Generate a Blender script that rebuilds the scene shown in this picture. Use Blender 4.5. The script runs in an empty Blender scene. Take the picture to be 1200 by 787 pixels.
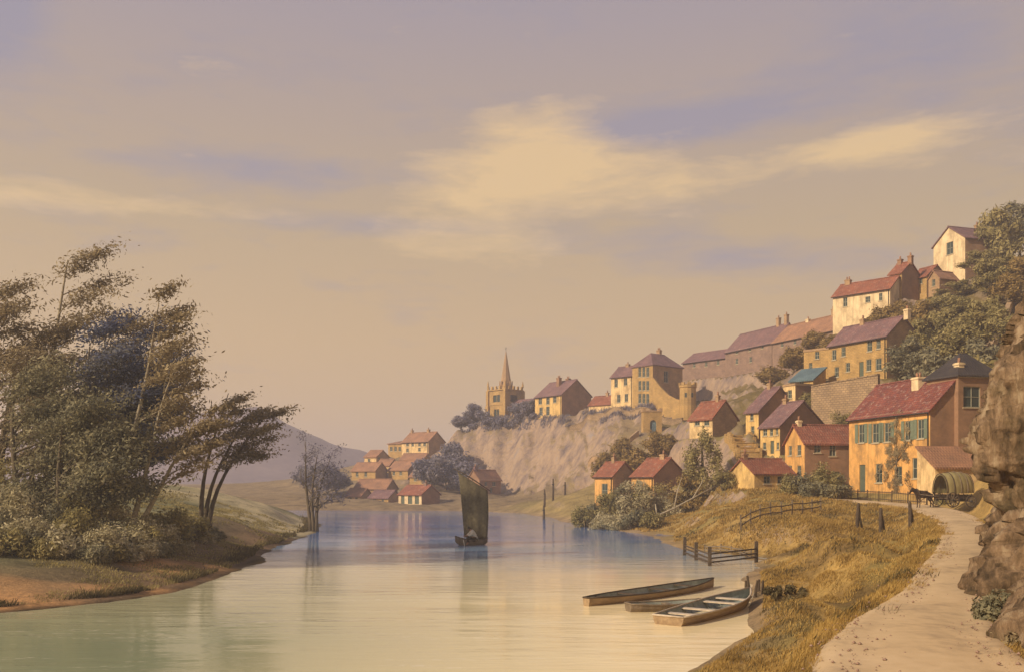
import bpy, math, random, numpy as np
from mathutils import Vector, Matrix, noise
R=math.radians
random.seed(7); rng=np.random.default_rng(7)
sc=bpy.context.scene; COL=sc.collection
CH=5.1; F=1100.0; HX,HY=600.0,565.0      # eye height above the river, focal length and vanishing point
def W(px,py,d): return Vector(((px-HX)/F*d, d, CH-(py-HY)/F*d))
def G(px,d): return ((px-HX)/F*d, d)

# ---------------------------------------------------------------- materials
def newmat(name):
    m=bpy.data.materials.new(name); m.use_nodes=True
    nt=m.node_tree; b=nt.nodes['Principled BSDF']; return m,nt,b
def N(nt,t,**k):
    n=nt.nodes.new(t)
    for a,v in k.items():
        if a in n.inputs.keys(): n.inputs[a].default_value=v
        else: setattr(n,a,v)
    return n
def ramp(nt,src,stops):
    r=nt.nodes.new('ShaderNodeValToRGB'); e=r.color_ramp.elements
    while len(e)<len(stops): e.new(.5)
    for i,(p,c) in enumerate(stops): e[i].position=p; e[i].color=(*c,1)
    nt.links.new(src,r.inputs[0]); return r
def mixc(nt,fac,a,b,mode='MIX'):
    m=nt.nodes.new('ShaderNodeMix'); m.data_type='RGBA'; m.blend_type=mode
    for s,i in ((fac,0),(a,6),(b,7)):
        if hasattr(s,'links'): nt.links.new(s,m.inputs[i])
        else: m.inputs[i].default_value=s if i==0 else (*s,1)
    return m.outputs[2]
def maprange(nt,src,a,b,c=0,d=1):
    m=nt.nodes.new('ShaderNodeMapRange'); nt.links.new(src,m.inputs[0])
    for i,v in zip((1,2,3,4),(a,b,c,d)): m.inputs[i].default_value=v
    return m.outputs[0]
def mth(nt,op,a,b=0.0):
    m=nt.nodes.new('ShaderNodeMath'); m.operation=op
    for s,i in ((a,0),(b,1)):
        if hasattr(s,'links'): nt.links.new(s,m.inputs[i])
        else: m.inputs[i].default_value=s
    return m.outputs[0]
def bump(nt,b,h,strength=.5,dist=.05):
    n=nt.nodes.new('ShaderNodeBump'); n.inputs['Strength'].default_value=strength; n.inputs['Distance'].default_value=dist
    nt.links.new(h,n.inputs['Height']); nt.links.new(n.outputs[0],b.inputs['Normal'])
def scaled(nt,src,s):
    m=nt.nodes.new('ShaderNodeMapping'); nt.links.new(src,m.inputs[0]); m.inputs['Scale'].default_value=s; return m.outputs[0]
def noisy(name,c1,c2,scale=1.5,rough=.85,bs=.4,bd=.04,stretch=(1,1,1),c3=None):
    m,nt,b=newmat(name); tc=N(nt,'ShaderNodeTexCoord')
    v=scaled(nt,tc.outputs['Object'],stretch)
    n=N(nt,'ShaderNodeTexNoise',Scale=scale,Detail=8.0,Roughness=.65); nt.links.new(v,n.inputs['Vector'])
    n2=N(nt,'ShaderNodeTexNoise',Scale=scale*9,Detail=4.0); nt.links.new(v,n2.inputs['Vector'])
    f=mth(nt,'ADD',mth(nt,'MULTIPLY',n.outputs[0],.7),mth(nt,'MULTIPLY',n2.outputs[0],.3))
    st=[(.36,c1),(.64,c2)] if c3 is None else [(.34,c1),(.5,c2),(.66,c3)]
    r=ramp(nt,f,st); nt.links.new(r.outputs[0],b.inputs['Base Color']); b.inputs['Roughness'].default_value=rough
    b.inputs['Specular IOR Level'].default_value=.2
    bump(nt,b,f,bs,bd); return m
def plaster(name,c,stain=.8,dirt=(.23,.15,.08)):
    m,nt,b=newmat(name); tc=N(nt,'ShaderNodeTexCoord'); u=tc.outputs['UV']
    n=N(nt,'ShaderNodeTexNoise',Scale=.55,Detail=9.0,Roughness=.7); nt.links.new(scaled(nt,u,(1,.6,1)),n.inputs['Vector'])
    n2=N(nt,'ShaderNodeTexNoise',Scale=7.0,Detail=6.0); nt.links.new(u,n2.inputs['Vector'])
    base=mixc(nt,maprange(nt,n.outputs[0],.38,.68),c,tuple(min(1,x*1.35+.02) for x in c))
    d=mth(nt,'MULTIPLY',maprange(nt,n.outputs[0],.52,.34),stain)
    c1=mixc(nt,d,base,dirt)
    # rain streaks, long and thin
    n3=N(nt,'ShaderNodeTexNoise',Scale=1.0,Detail=5.0); nt.links.new(scaled(nt,u,(3.5,.25,1)),n3.inputs['Vector'])
    c2=mixc(nt,mth(nt,'MULTIPLY',maprange(nt,n3.outputs[0],.5,.7),.55),c1,tuple(x*.55 for x in c))
    c3=mixc(nt,mth(nt,'MULTIPLY',maprange(nt,n2.outputs[0],.4,.7),.25),c2,tuple(x*.7 for x in c))
    nt.links.new(c3,b.inputs['Base Color']); b.inputs['Roughness'].default_value=.92; b.inputs['Specular IOR Level'].default_value=.15
    bump(nt,b,n2.outputs[0],.5,.03); return m
def masonry(name,c1,c2,mortar,w=.55,h=.22,ms=.02,bd=.03):
    m,nt,b=newmat(name); tc=N(nt,'ShaderNodeTexCoord'); u=tc.outputs['UV']
    wn=N(nt,'ShaderNodeTexNoise',Scale=1.8,Detail=3.0); nt.links.new(u,wn.inputs['Vector'])
    add=nt.nodes.new('ShaderNodeMixRGB'); add.blend_type='ADD'; add.inputs[0].default_value=.12
    nt.links.new(u,add.inputs[1]); nt.links.new(wn.outputs['Color'],add.inputs[2])
    br=N(nt,'ShaderNodeTexBrick'); br.inputs['Scale'].default_value=1; br.inputs['Brick Width'].default_value=w; br.inputs['Row Height'].default_value=h
    br.inputs['Mortar Size'].default_value=ms; br.inputs['Color1'].default_value=(*c1,1); br.inputs['Color2'].default_value=(*c2,1); br.inputs['Mortar'].default_value=(*mortar,1)
    nt.links.new(add.outputs[0],br.inputs['Vector'])
    n=N(nt,'ShaderNodeTexNoise',Scale=.5,Detail=9.0,Roughness=.7); nt.links.new(u,n.inputs['Vector'])
    c=mixc(nt,.75,br.outputs['Color'],ramp(nt,n.outputs[0],[(.3,(.45,.42,.4)),(.7,(1.25,1.15,1.0))]).outputs[0],'MULTIPLY')
    nt.links.new(c,b.inputs['Base Color']); b.inputs['Roughness'].default_value=.9; b.inputs['Specular IOR Level'].default_value=.15
    n2=N(nt,'ShaderNodeTexNoise',Scale=9.0,Detail=5.0); nt.links.new(u,n2.inputs['Vector'])
    bump(nt,b,mth(nt,'ADD',mth(nt,'MULTIPLY',br.outputs['Fac'],-1.0),mth(nt,'MULTIPLY',n2.outputs[0],.6)),.7,bd); return m
def tiles(name,c1,c2,lichen=None,w=.3,h=.32):
    m,nt,b=newmat(name); tc=N(nt,'ShaderNodeTexCoord'); u=tc.outputs['UV']
    br=N(nt,'ShaderNodeTexBrick'); br.inputs['Scale'].default_value=1; br.inputs['Brick Width'].default_value=w; br.inputs['Row Height'].default_value=h
    br.inputs['Mortar Size'].default_value=.02; br.inputs['Color1'].default_value=(*c1,1); br.inputs['Color2'].default_value=(*c2,1); br.inputs['Mortar'].default_value=(*(x*.35 for x in c1),1)
    nt.links.new(u,br.inputs['Vector'])
    n=N(nt,'ShaderNodeTexNoise',Scale=.45,Detail=9.0,Roughness=.72); nt.links.new(u,n.inputs['Vector'])
    c=mixc(nt,.85,br.outputs['Color'],ramp(nt,n.outputs[0],[(.3,(.45,.45,.5)),(.7,(1.35,1.2,1.1))]).outputs[0],'MULTIPLY')
    if lichen:
        n3=N(nt,'ShaderNodeTexNoise',Scale=1.7,Detail=10.0,Roughness=.8); nt.links.new(u,n3.inputs['Vector'])
        c=mixc(nt,mth(nt,'MULTIPLY',maprange(nt,n3.outputs[0],.54,.62),.7),c,lichen)
    nt.links.new(c,b.inputs['Base Color']); b.inputs['Roughness'].default_value=.8; b.inputs['Specular IOR Level'].default_value=.25
    s=N(nt,'ShaderNodeSeparateXYZ'); nt.links.new(u,s.inputs[0])
    saw=mth(nt,'FRACT',mth(nt,'DIVIDE',s.outputs[1],h)); rib=mth(nt,'ABSOLUTE',mth(nt,'SINE',mth(nt,'MULTIPLY',s.outputs[0],math.pi/w)))
    bump(nt,b,mth(nt,'ADD',mth(nt,'MULTIPLY',saw,-1.0),mth(nt,'MULTIPLY',rib,.6)),.8,.07); return m
def leafmat(name,c1,c2,c3):
    m,nt,b=newmat(name); g=N(nt,'ShaderNodeNewGeometry'); tc=N(nt,'ShaderNodeTexCoord')
    n=N(nt,'ShaderNodeTexNoise',Scale=.55,Detail=3.0); nt.links.new(tc.outputs['Object'],n.inputs['Vector'])
    f=mth(nt,'ADD',mth(nt,'MULTIPLY',g.outputs['Random Per Island'],.45),mth(nt,'MULTIPLY',maprange(nt,n.outputs[0],.3,.7),.55))
    r=ramp(nt,f,[(.1,c1),(.5,c2),(.92,c3)]); nt.links.new(r.outputs[0],b.inputs['Base Color'])
    b.inputs['Roughness'].default_value=.7; b.inputs['Specular IOR Level'].default_value=.2
    t=nt.nodes.new('ShaderNodeBsdfTranslucent'); nt.links.new(r.outputs[0],t.inputs[0])
    mx=nt.nodes.new('ShaderNodeMixShader'); mx.inputs[0].default_value=.33
    nt.links.new(b.outputs[0],mx.inputs[1]); nt.links.new(t.outputs[0],mx.inputs[2])
    nt.links.new(mx.outputs[0],nt.nodes['Material Output'].inputs[0]); return m
M={}
M['orange']=plaster('ochre_plaster',(.62,.33,.10))
M['cream']=plaster('cream_plaster',(.66,.46,.22))
M['pale']=plaster('pale_plaster',(.66,.5,.29),.5)
M['yellow']=plaster('yellow_plaster',(.60,.39,.14))
M['golden']=masonry('golden_stone',(.55,.37,.15),(.48,.31,.12),(.36,.25,.13))
M['tan']=masonry('tan_stone',(.50,.34,.19),(.42,.28,.17),(.35,.25,.16))
M['brick']=masonry('brown_brick',(.38,.21,.125),(.32,.18,.11),(.34,.24,.16),.24,.085,.012,.015)
M['rubble']=masonry('rubble_stone',(.46,.33,.2),(.36,.26,.17),(.27,.2,.14),.5,.28,.035,.08)
M['mauve']=masonry('mauve_stone',(.34,.23,.18),(.27,.19,.16),(.25,.18,.15))
M['red']=tiles('red_tile',(.34,.125,.07),(.26,.095,.06),(.42,.3,.22))
M['redold']=tiles('old_red_tile',(.26,.08,.055),(.19,.065,.06),(.45,.33,.27))
M['purple']=tiles('purple_slate',(.25,.14,.135),(.19,.115,.125),(.36,.26,.23))
M['rust']=tiles('rust_tile',(.42,.23,.13),(.34,.19,.12))
M['slate']=tiles('dark_slate',(.07,.06,.055),(.045,.042,.045))
M['bluezinc']=tiles('blue_slate',(.13,.21,.24),(.10,.17,.21))
M['glass']=noisy('window_glass',(.03,.045,.042),(.06,.08,.075),2,.12)
M['shutter']=noisy('green_shutter',(.13,.16,.11),(.2,.23,.16),3,.8)
M['frame']=noisy('window_frame',(.34,.33,.25),(.45,.42,.3),4,.6)
M['door']=noisy('door_paint',(.08,.10,.075),(.12,.14,.10),3,.7)
M['sill']=noisy('sill_stone',(.4,.32,.2),(.5,.4,.26),5)
M['iron']=noisy('dark_iron',(.02,.02,.02),(.04,.035,.03),5,.5)
M['wood']=noisy('weathered_wood',(.12,.09,.06),(.25,.19,.13),2.5,.85,.8,.03,(1,1,.25))
M['darkwood']=noisy('dark_wood',(.045,.032,.022),(.11,.078,.052),3,.8,.8,.02)
M['boatwood']=noisy('boat_plank',(.22,.145,.08),(.40,.28,.16),2,.6,.5,.02,(.5,3,3))
M['boatin']=noisy('boat_inside',(.16,.18,.165),(.3,.32,.28),3,.8)
M['whitewood']=noisy('pale_painted_wood',(.42,.34,.25),(.6,.5,.38),6,.7)
M['canvas']=noisy('tan_sailcloth',(.075,.062,.036),(.17,.14,.085),5,.95,.8,.05)
M['cover']=noisy('cart_canvas',(.22,.18,.075),(.34,.28,.13),2,.9,.6,.08,(2,2,.6))
M['white']=noisy('white_cloth',(.55,.48,.36),(.75,.66,.5),4,.9)
M['skin']=noisy('skin',(.32,.17,.1),(.4,.22,.14),8,.6)
M['hair']=noisy('hair',(.02,.012,.01),(.04,.03,.02),8,.8)
M['horse']=noisy('horse_coat',(.028,.016,.01),(.06,.035,.02),3,.6)
M['bark']=noisy('bark',(.06,.045,.03),(.2,.155,.10),3,.95,1,.05,(3,3,.4))
M['palebark']=noisy('pale_bark',(.22,.18,.12),(.5,.42,.3),3,.95,1,.05,(2,2,.6))
M['rope']=noisy('pale_rope',(.5,.45,.33),(.65,.58,.42),9)
M['road']=noisy('dirt_road',(.34,.245,.15),(.54,.39,.22),.45,.95,.6,.03,c3=(.6,.44,.26))
M['rock']=None
M['leaf_dark']=leafmat('leaf_dark',(.11,.108,.075),(.24,.215,.125),(.40,.34,.19))
M['leaf_blue']=leafmat('leaf_blue',(.05,.06,.13),(.11,.125,.19),(.24,.22,.17))
M['leaf_brown']=leafmat('leaf_brown',(.14,.105,.06),(.29,.22,.12),(.46,.36,.2))
M['leaf_olive']=leafmat('leaf_olive',(.14,.12,.045),(.32,.26,.10),(.50,.40,.17))
M['leaf_ochre']=leafmat('leaf_ochre',(.15,.10,.035),(.30,.20,.065),(.45,.30,.10))
M['leaf_pale']=leafmat('leaf_pale',(.28,.24,.13),(.48,.41,.24),(.68,.59,.38))
M['leaf_mauve']=leafmat('leaf_mauve',(.13,.12,.19),(.22,.2,.24),(.34,.29,.26))
M['grass']=leafmat('grass_blade',(.22,.14,.04),(.42,.27,.08),(.6,.42,.14))
M['reed']=leafmat('reed_blade',(.06,.05,.02),(.13,.10,.045),(.24,.18,.08))

# rock
def rockmat():
    m,nt,b=newmat('cliff_rock'); tc=N(nt,'ShaderNodeTexCoord')
    mp=nt.nodes.new('ShaderNodeMapping'); nt.links.new(tc.outputs['Object'],mp.inputs[0]); mp.inputs['Rotation'].default_value=(0,R(28),R(20)); mp.inputs['Scale'].default_value=(1.6,1.0,.32)
    n=N(nt,'ShaderNodeTexNoise',Scale=1.1,Detail=11.0,Roughness=.72); nt.links.new(mp.outputs[0],n.inputs['Vector'])
    n2=N(nt,'ShaderNodeTexNoise',Scale=.35,Detail=5.0); nt.links.new(tc.outputs['Object'],n2.inputs['Vector'])
    vo=N(nt,'ShaderNodeTexVoronoi',Scale=1.3); vo.feature='DISTANCE_TO_EDGE'; nt.links.new(mp.outputs[0],vo.inputs['Vector'])
    r=ramp(nt,n.outputs[0],[(.36,(.06,.042,.025)),(.46,(.16,.105,.06)),(.54,(.29,.19,.11)),(.66,(.48,.36,.23))])
    c=mixc(nt,mth(nt,'MULTIPLY',maprange(nt,n2.outputs[0],.5,.65),.55),r.outputs[0],(.10,.085,.035))
    c=mixc(nt,maprange(nt,vo.outputs[0],.0,.03,.3,0),c,(.06,.045,.03))
    nt.links.new(c,b.inputs['Base Color']); b.inputs['Roughness'].default_value=.95; b.inputs['Specular IOR Level'].default_value=.15
    h=mth(nt,'ADD',n.outputs[0],mth(nt,'MULTIPLY',maprange(nt,vo.outputs[0],0,.12),.06))
    bump(nt,b,h,1.0,.35); return m
M['rock']=rockmat()

# ---------------------------------------------------------------- mesh builder
class MB:
    def __init__(s): s.v=[];s.f=[];s.m=[];s.sm=[]
    def add(s,vs,fs,m=0,smooth=False):
        o=len(s.v); s.v+= [tuple(p) for p in vs]
        for f in fs: s.f.append(tuple(i+o for i in f)); s.m.append(m); s.sm.append(smooth)
    def box(s,x0,x1,y0,y1,z0,z1,m=0,X=None):
        vs=[Vector((x,y,z)) for z in (z0,z1) for y in (y0,y1) for x in (x0,x1)]
        if X is not None: vs=[X@p for p in vs]
        s.add(vs,[(0,2,3,1),(4,5,7,6),(0,1,5,4),(2,6,7,3),(0,4,6,2),(1,3,7,5)],m)
    def bar(s,a,b,w,h=None,m=0):
        a=Vector(a);b=Vector(b);h=h or w; d=(b-a); L=d.length
        q=d.to_track_quat('X','Z').to_matrix().to_4x4()
        s.box(0,L,-w/2,w/2,-h/2,h/2,m,Matrix.Translation(a)@q)
    def prism(s,prof,x0,x1,m=0,axis='x'):   # profile of (y,z) extruded along x, or (x,z) along y
        n=len(prof); mk=(lambda a,p:(a,p[0],p[1])) if axis=='x' else (lambda a,p:(p[0],a,p[1]))
        vs=[mk(x0,p) for p in prof]+[mk(x1,p) for p in prof]
        fs=[(i,(i+1)%n,(i+1)%n+n,i+n) for i in range(n)]+[tuple(range(n))[::-1],tuple(range(n,2*n))]
        s.add(vs,fs,m)
    def tube(s,pts,rad,n=7,m=0,cap=True,smooth=True):
        pts=[Vector(p) for p in pts]; vs=[];k=len(pts); up=Vector((.3,.1,1)).normalized()
        for i,p in enumerate(pts):
            t=(pts[min(i+1,k-1)]-pts[max(i-1,0)]).normalized()
            a=t.cross(Vector((0,1,.13)));  a=a.normalized() if a.length>.1 else Vector((1,0,0)); b=t.cross(a)
            for j in range(n):
                th=2*math.pi*j/n; vs.append(p+(a*math.cos(th)+b*math.sin(th))*rad[i])
        fs=[(i*n+j,i*n+(j+1)%n,(i+1)*n+(j+1)%n,(i+1)*n+j) for i in range(k-1) for j in range(n)]
        if cap: fs+=[tuple(range(n))[::-1],tuple(range((k-1)*n,k*n))]
        s.add(vs,fs,m,smooth)
    def build(s,name,mats,parent=None,X=None,loc=None):
        me=bpy.data.meshes.new(name); vs=s.v
        if X is not None: vs=[tuple(X@Vector(p)) for p in vs]
        me.from_pydata(vs,[],s.f)
        for m in (mats if isinstance(mats,(list,tuple)) else [mats]): me.materials.append(m)
        me.polygons.foreach_set('material_index',s.m); me.polygons.foreach_set('use_smooth',s.sm)
        me.update()
        uv=me.uv_layers.new(name='UVMap').data
        Z=Vector((0,0,1))
        for p in me.polygons:
            n=p.normal; t=Z.cross(n)
            t=t.normalized() if t.length>.05 else Vector((1,0,0)); b=n.cross(t)
            for li in p.loop_indices:
                q=me.vertices[me.loops[li].vertex_index].co; uv[li].uv=(q.dot(t),q.dot(b))
        o=bpy.data.objects.new(name,me); COL.objects.link(o)
        if parent: o.parent=parent
        if loc is not None: o.location=loc
        return o
def tag(o,label=None,cat=None,group=None,kind=None):
    if label: o['label']=label
    if cat: o['category']=cat
    if group: o['group']=group
    if kind: o['kind']=kind
    return o
def thing(name,label,cat,loc=(0,0,0),rz=0,group=None):
    o=bpy.data.objects.new(name,None); COL.objects.link(o); o.empty_display_size=.2
    o.location=loc; o.rotation_euler=(0,0,rz); return tag(o,label,cat,group)
def fastmesh(name,V,Fq,mat,parent=None,smooth=False):
    me=bpy.data.meshes.new(name); V=np.asarray(V,np.float32); Fq=np.asarray(Fq,np.int32); k=Fq.shape[1]
    me.vertices.add(len(V)); me.vertices.foreach_set('co',V.ravel())
    me.loops.add(Fq.size); me.loops.foreach_set('vertex_index',Fq.ravel())
    me.polygons.add(len(Fq)); me.polygons.foreach_set('loop_start',np.arange(0,Fq.size,k,dtype=np.int32))
    me.polygons.foreach_set('loop_total',np.full(len(Fq),k,np.int32))
    me.polygons.foreach_set('use_smooth',np.full(len(Fq),smooth))
    me.update(calc_edges=True); me.materials.append(mat)
    o=bpy.data.objects.new(name,me); COL.objects.link(o)
    if parent: o.parent=parent
    return o

# ---------------------------------------------------------------- terrain
SH_R=[(-14,-60),(-6,0),(-2,12),(2,20),(4.6,25.3),(5.7,27.4),(7.9,32),(10.2,40),(12.7,50),(14.3,56),(14.8,60),(13.6,66),(12.7,70),(12.5,80),(13.2,92),(11.5,102),(8.6,107),(7,113),(7.6,120),(6.5,128),(4.6,140),(1,156),(-4,163),(-12,169),(-31,172),(-60,176),(-150,190),(-500,240)]
PR=SH_R+[(-500,1500),(1200,1500),(1200,-60)]
SH_L=[(-500,0),(-150,20),(-60,28),(-30,33),(-20,36.7),(-17.2,40),(-15.6,43.5),(-15.4,50),(-16.8,62),(-19,80),(-19.6,94),(-21,103),(-23.2,113),(-26,126),(-29,137),(-36,143),(-60,147),(-120,152),(-500,190)]
PL=SH_L
def sdist(P,poly,closed=True):
    P=np.asarray(P,float); n=len(poly); best=np.full(len(P),1e9); ins=np.zeros(len(P),bool)
    for i in range(n):
        a=np.array(poly[i],float); b=np.array(poly[(i+1)%n],float); ab=b-a
        t=np.clip(((P-a)@ab)/(ab@ab),0,1); best=np.minimum(best,np.hypot(*(P-a-t[:,None]*ab).T))
        c=((a[1]>P[:,1])!=(b[1]>P[:,1])); 
        with np.errstate(all='ignore'): xi=(b[0]-a[0])*(P[:,1]-a[1])/(b[1]-a[1] if b[1]!=a[1] else 1e-9)+a[0]
        ins^=c&(P[:,0]<xi)
    return np.where(ins,best,-best)
ROAD=[(-1,-30,2.6),(2,-8,2.55),(4.4,6,2.52),(5.75,12.6,2.5),(7.3,16.8,2.5),(10.45,22.4,2.5),(13.2,28,2.52),(16.2,33.5,2.56),(19,39,2.6),(23.2,48,2.62),(27.6,58,2.7),(31.6,68,2.8),(34.4,77,2.92),(35.3,84,3.1),(33.9,90,3.3),(32.2,96,3.5),(30.8,103,3.8),(29.5,112,4.4)]
RW=[3.2,3.2,3.2,3.2,2.5,2.1,2.0,2.2,2.3,2.5,2.9,3.2,3.6,4.0,3.2,2.8,2.6,2.2]
CP=[(x,y,z) for x,y,z in ROAD]
CPR=[ # (px, depth, ground height)
 (1230,14,7),(1290,14,10),(1200,22,6.2),(1260,22,11),(1185,31,5.5),(1250,31,12),(1180,45,3.4),(1260,45,12),(1180,60,3.4),(1260,60,13),
 (1165,76,3.4),(1200,78,5),(1250,78,12),(1300,80,22),(1180,90,6),(1230,92,16),(1090,90,3.6),(1160,97,5),(1000,104,3.9),
 (1060,110,10),(1150,108,11),(1240,110,24),(1100,120,18),(1180,122,24),(1100,135,26),(1180,140,34),(1280,140,40),
 (1040,128,18.5),(970,133,18.7),(1005,138,22),(1040,148,29.5),(975,154,29),(1060,152,33),(1120,158,38.5),(1180,165,44),(1250,170,48),
 (1010,170,31),(1110,185,40),(1200,220,48),(1000,112,8),(960,116,10),(990,121,15),(935,112,5),(940,104,3.9),
 (1000,220,33),(1100,300,38),(1300,300,50),(980,175,27),(905,192,27),(940,160,24),(900,165,21),(955,148,23),(960,138,20.5),(925,130,19),
 (850,203,25),(800,215,24),(860,235,24),(930,230,27),(870,150,17.5),(820,165,17.5),(890,138,15),(925,122,14.6),(870,126,12),(850,135,12.5),(891,109,7.7),(884,114,9.3),(877,119,10.9),(869,124,12.4),(905,113,8),(895,106,5),
 (835,129,11.3),(812,131,11.2),(830,121,6.8),(790,128,6.5),(790,140,9.5),(840,112,3.3),(870,101,4.0),(925,98,4.0),(900,85,3.0),(860,95,2.6),(820,100,1.6),(850,72,1.6),(960,78,3.0),(930,65,2.4),(800,88,1.0),
 (770,185,15.2),(745,178,13),(800,190,17.5),(700,180,10.5),(720,165,7.5),(760,158,8),(700,150,4.2),(730,138,3.0),(765,140,4.5),(700,126,2.2),(740,122,2.0),(780,116,1.7),
 (720,200,20),(760,196,20.5),(800,205,21),(690,210,20),(640,218,20.2),(610,229,20.5),(585,236,21.5),(560,232,19.2),(535,234,16.8),
 (650,204,11.5),(600,218,11.5),(560,222,10),(680,196,12),
 (640,194,3.4),(600,208,3.2),(560,212,3.2),(690,176,4.2),(650,170,2.2),(600,180,2.0),(560,196,2.6),(530,208,3.2),
 (515,222,5.5),(500,190,1.4),(450,190,1.6),(400,188,1.5),(480,205,3.6),(430,206,3.0),(440,219,5.7),(480,226,8.5),(410,222,5),(495,236,11),(470,241,12.5),(440,236,10),(515,240,13),
 (700,250,21),(560,270,17),(480,280,12),(420,270,9),(360,230,4),(300,200,2),(600,330,18),(800,320,22),(450,350,9),(200,240,3),
 (300,500,5),(600,600,10),(900,600,18),(1200,600,30),(450,650,8)]
CP+=[(*G(a,b),c) for a,b,c in CPR]
CP+=[(-200,230,3),(-400,300,5),(900,300,50),(400,100,60),(200,60,45),(120,20,35),(60,-10,22),(25,-20,9),(30,5,14),(400,-40,60),(-300,700,5),(0,1000,8),(800,1000,20),
     (8,3,3.2),(12,8,7),(6,-25,3.5),(-3,5,2.0),(-6,-20,2.2),(20,90,2.4),(24,100,3.1)]
CPL=[(-20,45,.9),(-24,52,1.6),(-30,58,2.2),(-42,56,2.6),(-30,42,1.5),(-22,66,1.7),(-26,73,2.5),(-23,92,1.0),(-27,100,1.9),(-32,98,3.2),(-36,108,4.3),(-45,118,4.1),(-30,124,1.6),(-60,85,3.8),(-100,100,5),(-300,100,8),(-45,136,1.6),(-100,140,2),(-60,45,2.5),(-150,60,5),(-400,80,10)]
def tps_fit(C,s=.02):
    C=np.array(C,float); P=C[:,:2]/50; n=len(P)
    r2=((P[:,None]-P[None])**2).sum(-1); K=.5*r2*np.log(r2+1e-12)+np.eye(n)*s*.1
    Q=np.c_[np.ones(n),P]; A=np.block([[K,Q],[Q.T,np.zeros((3,3))]])
    w=np.linalg.lstsq(A,np.r_[C[:,2],0,0,0],rcond=None)[0]; return P,w
def tps(fit,X):
    P,w=fit; X=np.asarray(X,float)/50; out=np.empty(len(X))
    for i in range(0,len(X),20000):
        x=X[i:i+20000]; r2=((x[:,None]-P[None])**2).sum(-1)
        out[i:i+20000]=(.5*r2*np.log(r2+1e-12))@w[:-3]+w[-3]+x@w[-2:]
    return out
FR=tps_fit(CP); FL=tps_fit(CPL)
def vnoise(x,y,s,seed=0):
    x=np.asarray(x)/s+seed*17.3; y=np.asarray(y)/s-seed*9.1; xi=np.floor(x).astype(int); yi=np.floor(y).astype(int); fx=x-xi; fy=y-yi
    fx=fx*fx*(3-2*fx); fy=fy*fy*(3-2*fy)
    def h(a,b):
        v=np.sin(a*127.1+b*311.7+seed*74.7)*43758.5453; return v-np.floor(v)
    return (h(xi,yi)*(1-fx)+h(xi+1,yi)*fx)*(1-fy)+(h(xi,yi+1)*(1-fx)+h(xi+1,yi+1)*fx)*fy-.5
def fbm(x,y,s,seed=0,o=4): return sum(vnoise(x,y,s/2**k,seed+k)/1.8**k for k in range(o))
PADS=[]  # (ax,ay, ux,uy, w,d, z)
RP=np.array([p[:2] for p in ROAD]); RZ=np.array([p[2] for p in ROAD]); RWd=np.array(RW)
def road_near(P):
    best=np.full(len(P),1e9); z=np.zeros(len(P)); w=np.zeros(len(P))
    for i in range(len(RP)-1):
        a,b=RP[i],RP[i+1]; ab=b-a; t=np.clip(((P-a)@ab)/(ab@ab),0,1); d=np.hypot(*(P-a-t[:,None]*ab).T)
        k=d<best; best=np.where(k,d,best); z=np.where(k,RZ[i]+(RZ[i+1]-RZ[i])*t,z); w=np.where(k,RWd[i]+(RWd[i+1]-RWd[i])*t,w)
    return best,z,w
def sstep(x): x=np.clip(x,0,1); return x*x*(3-2*x)
def ground(P,detail=True):
    P=np.asarray(P,float).reshape(-1,2); x,y=P.T
    j=np.c_[fbm(x,y,6,3,3),fbm(x,y,6,8,3)]*1.3*np.clip(y/60,.3,1)[:,None]
    sR=sdist(P+j,PR); sL=sdist(P+j,PL); left=sL>sR; s=np.maximum(sR,sL)
    L=np.where(left,np.maximum(tps(FL,P),.5),np.maximum(tps(FR,P),.8)); L=np.where((y>700)|(x<-250),np.minimum(L,25),L)
    L=np.minimum(L,62)
    w=np.where(left,7,np.where(y<60,5.5,np.where(y<100,6,5.0)))
    z=np.where(s<0,np.maximum(-2.5,s*.35),.06*np.minimum(s,1)+(L-.06)*sstep(s/w)**.8)
    if detail:
        a=np.clip(s/4,0,1)
        z=z+a*(fbm(x,y,9,1,4)*.5+fbm(x,y,1.7,5,3)*.12*np.clip(1.6-y/120,.3,1))
        hl=np.clip((tps(FR,P+np.array([1.5,0]))-tps(FR,P-np.array([1.5,0])))**2+(tps(FR,P+np.array([0,1.5]))-tps(FR,P-np.array([0,1.5])))**2,0,9)
        z=z+np.where(left,0,a*np.clip(hl/4,0,1)*(fbm(x*1.6,y*.6,5,11,4)*2.2+vnoise(x*1.0,y*.25,2.6,15)*1.6))
    for ax,ay,ux,uy,pw,pd,pz in PADS:
        dx,dy=x-ax,y-ay; u=dx*ux+dy*uy; v=-dx*uy+dy*ux
        q=np.maximum(np.maximum(-u,u-pw),np.maximum(-v,v-pd)); t=1-sstep((q-.6)/2.2); z=z*(1-t)+(pz-.02)*t
    d,rz,rw=road_near(P); t=1-sstep((d-rw/2-.3)/1.6); z=z*(1-t)+(rz-.07)*t
    return z
def gz(x,y): return float(ground([(x,y)])[0])

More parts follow.
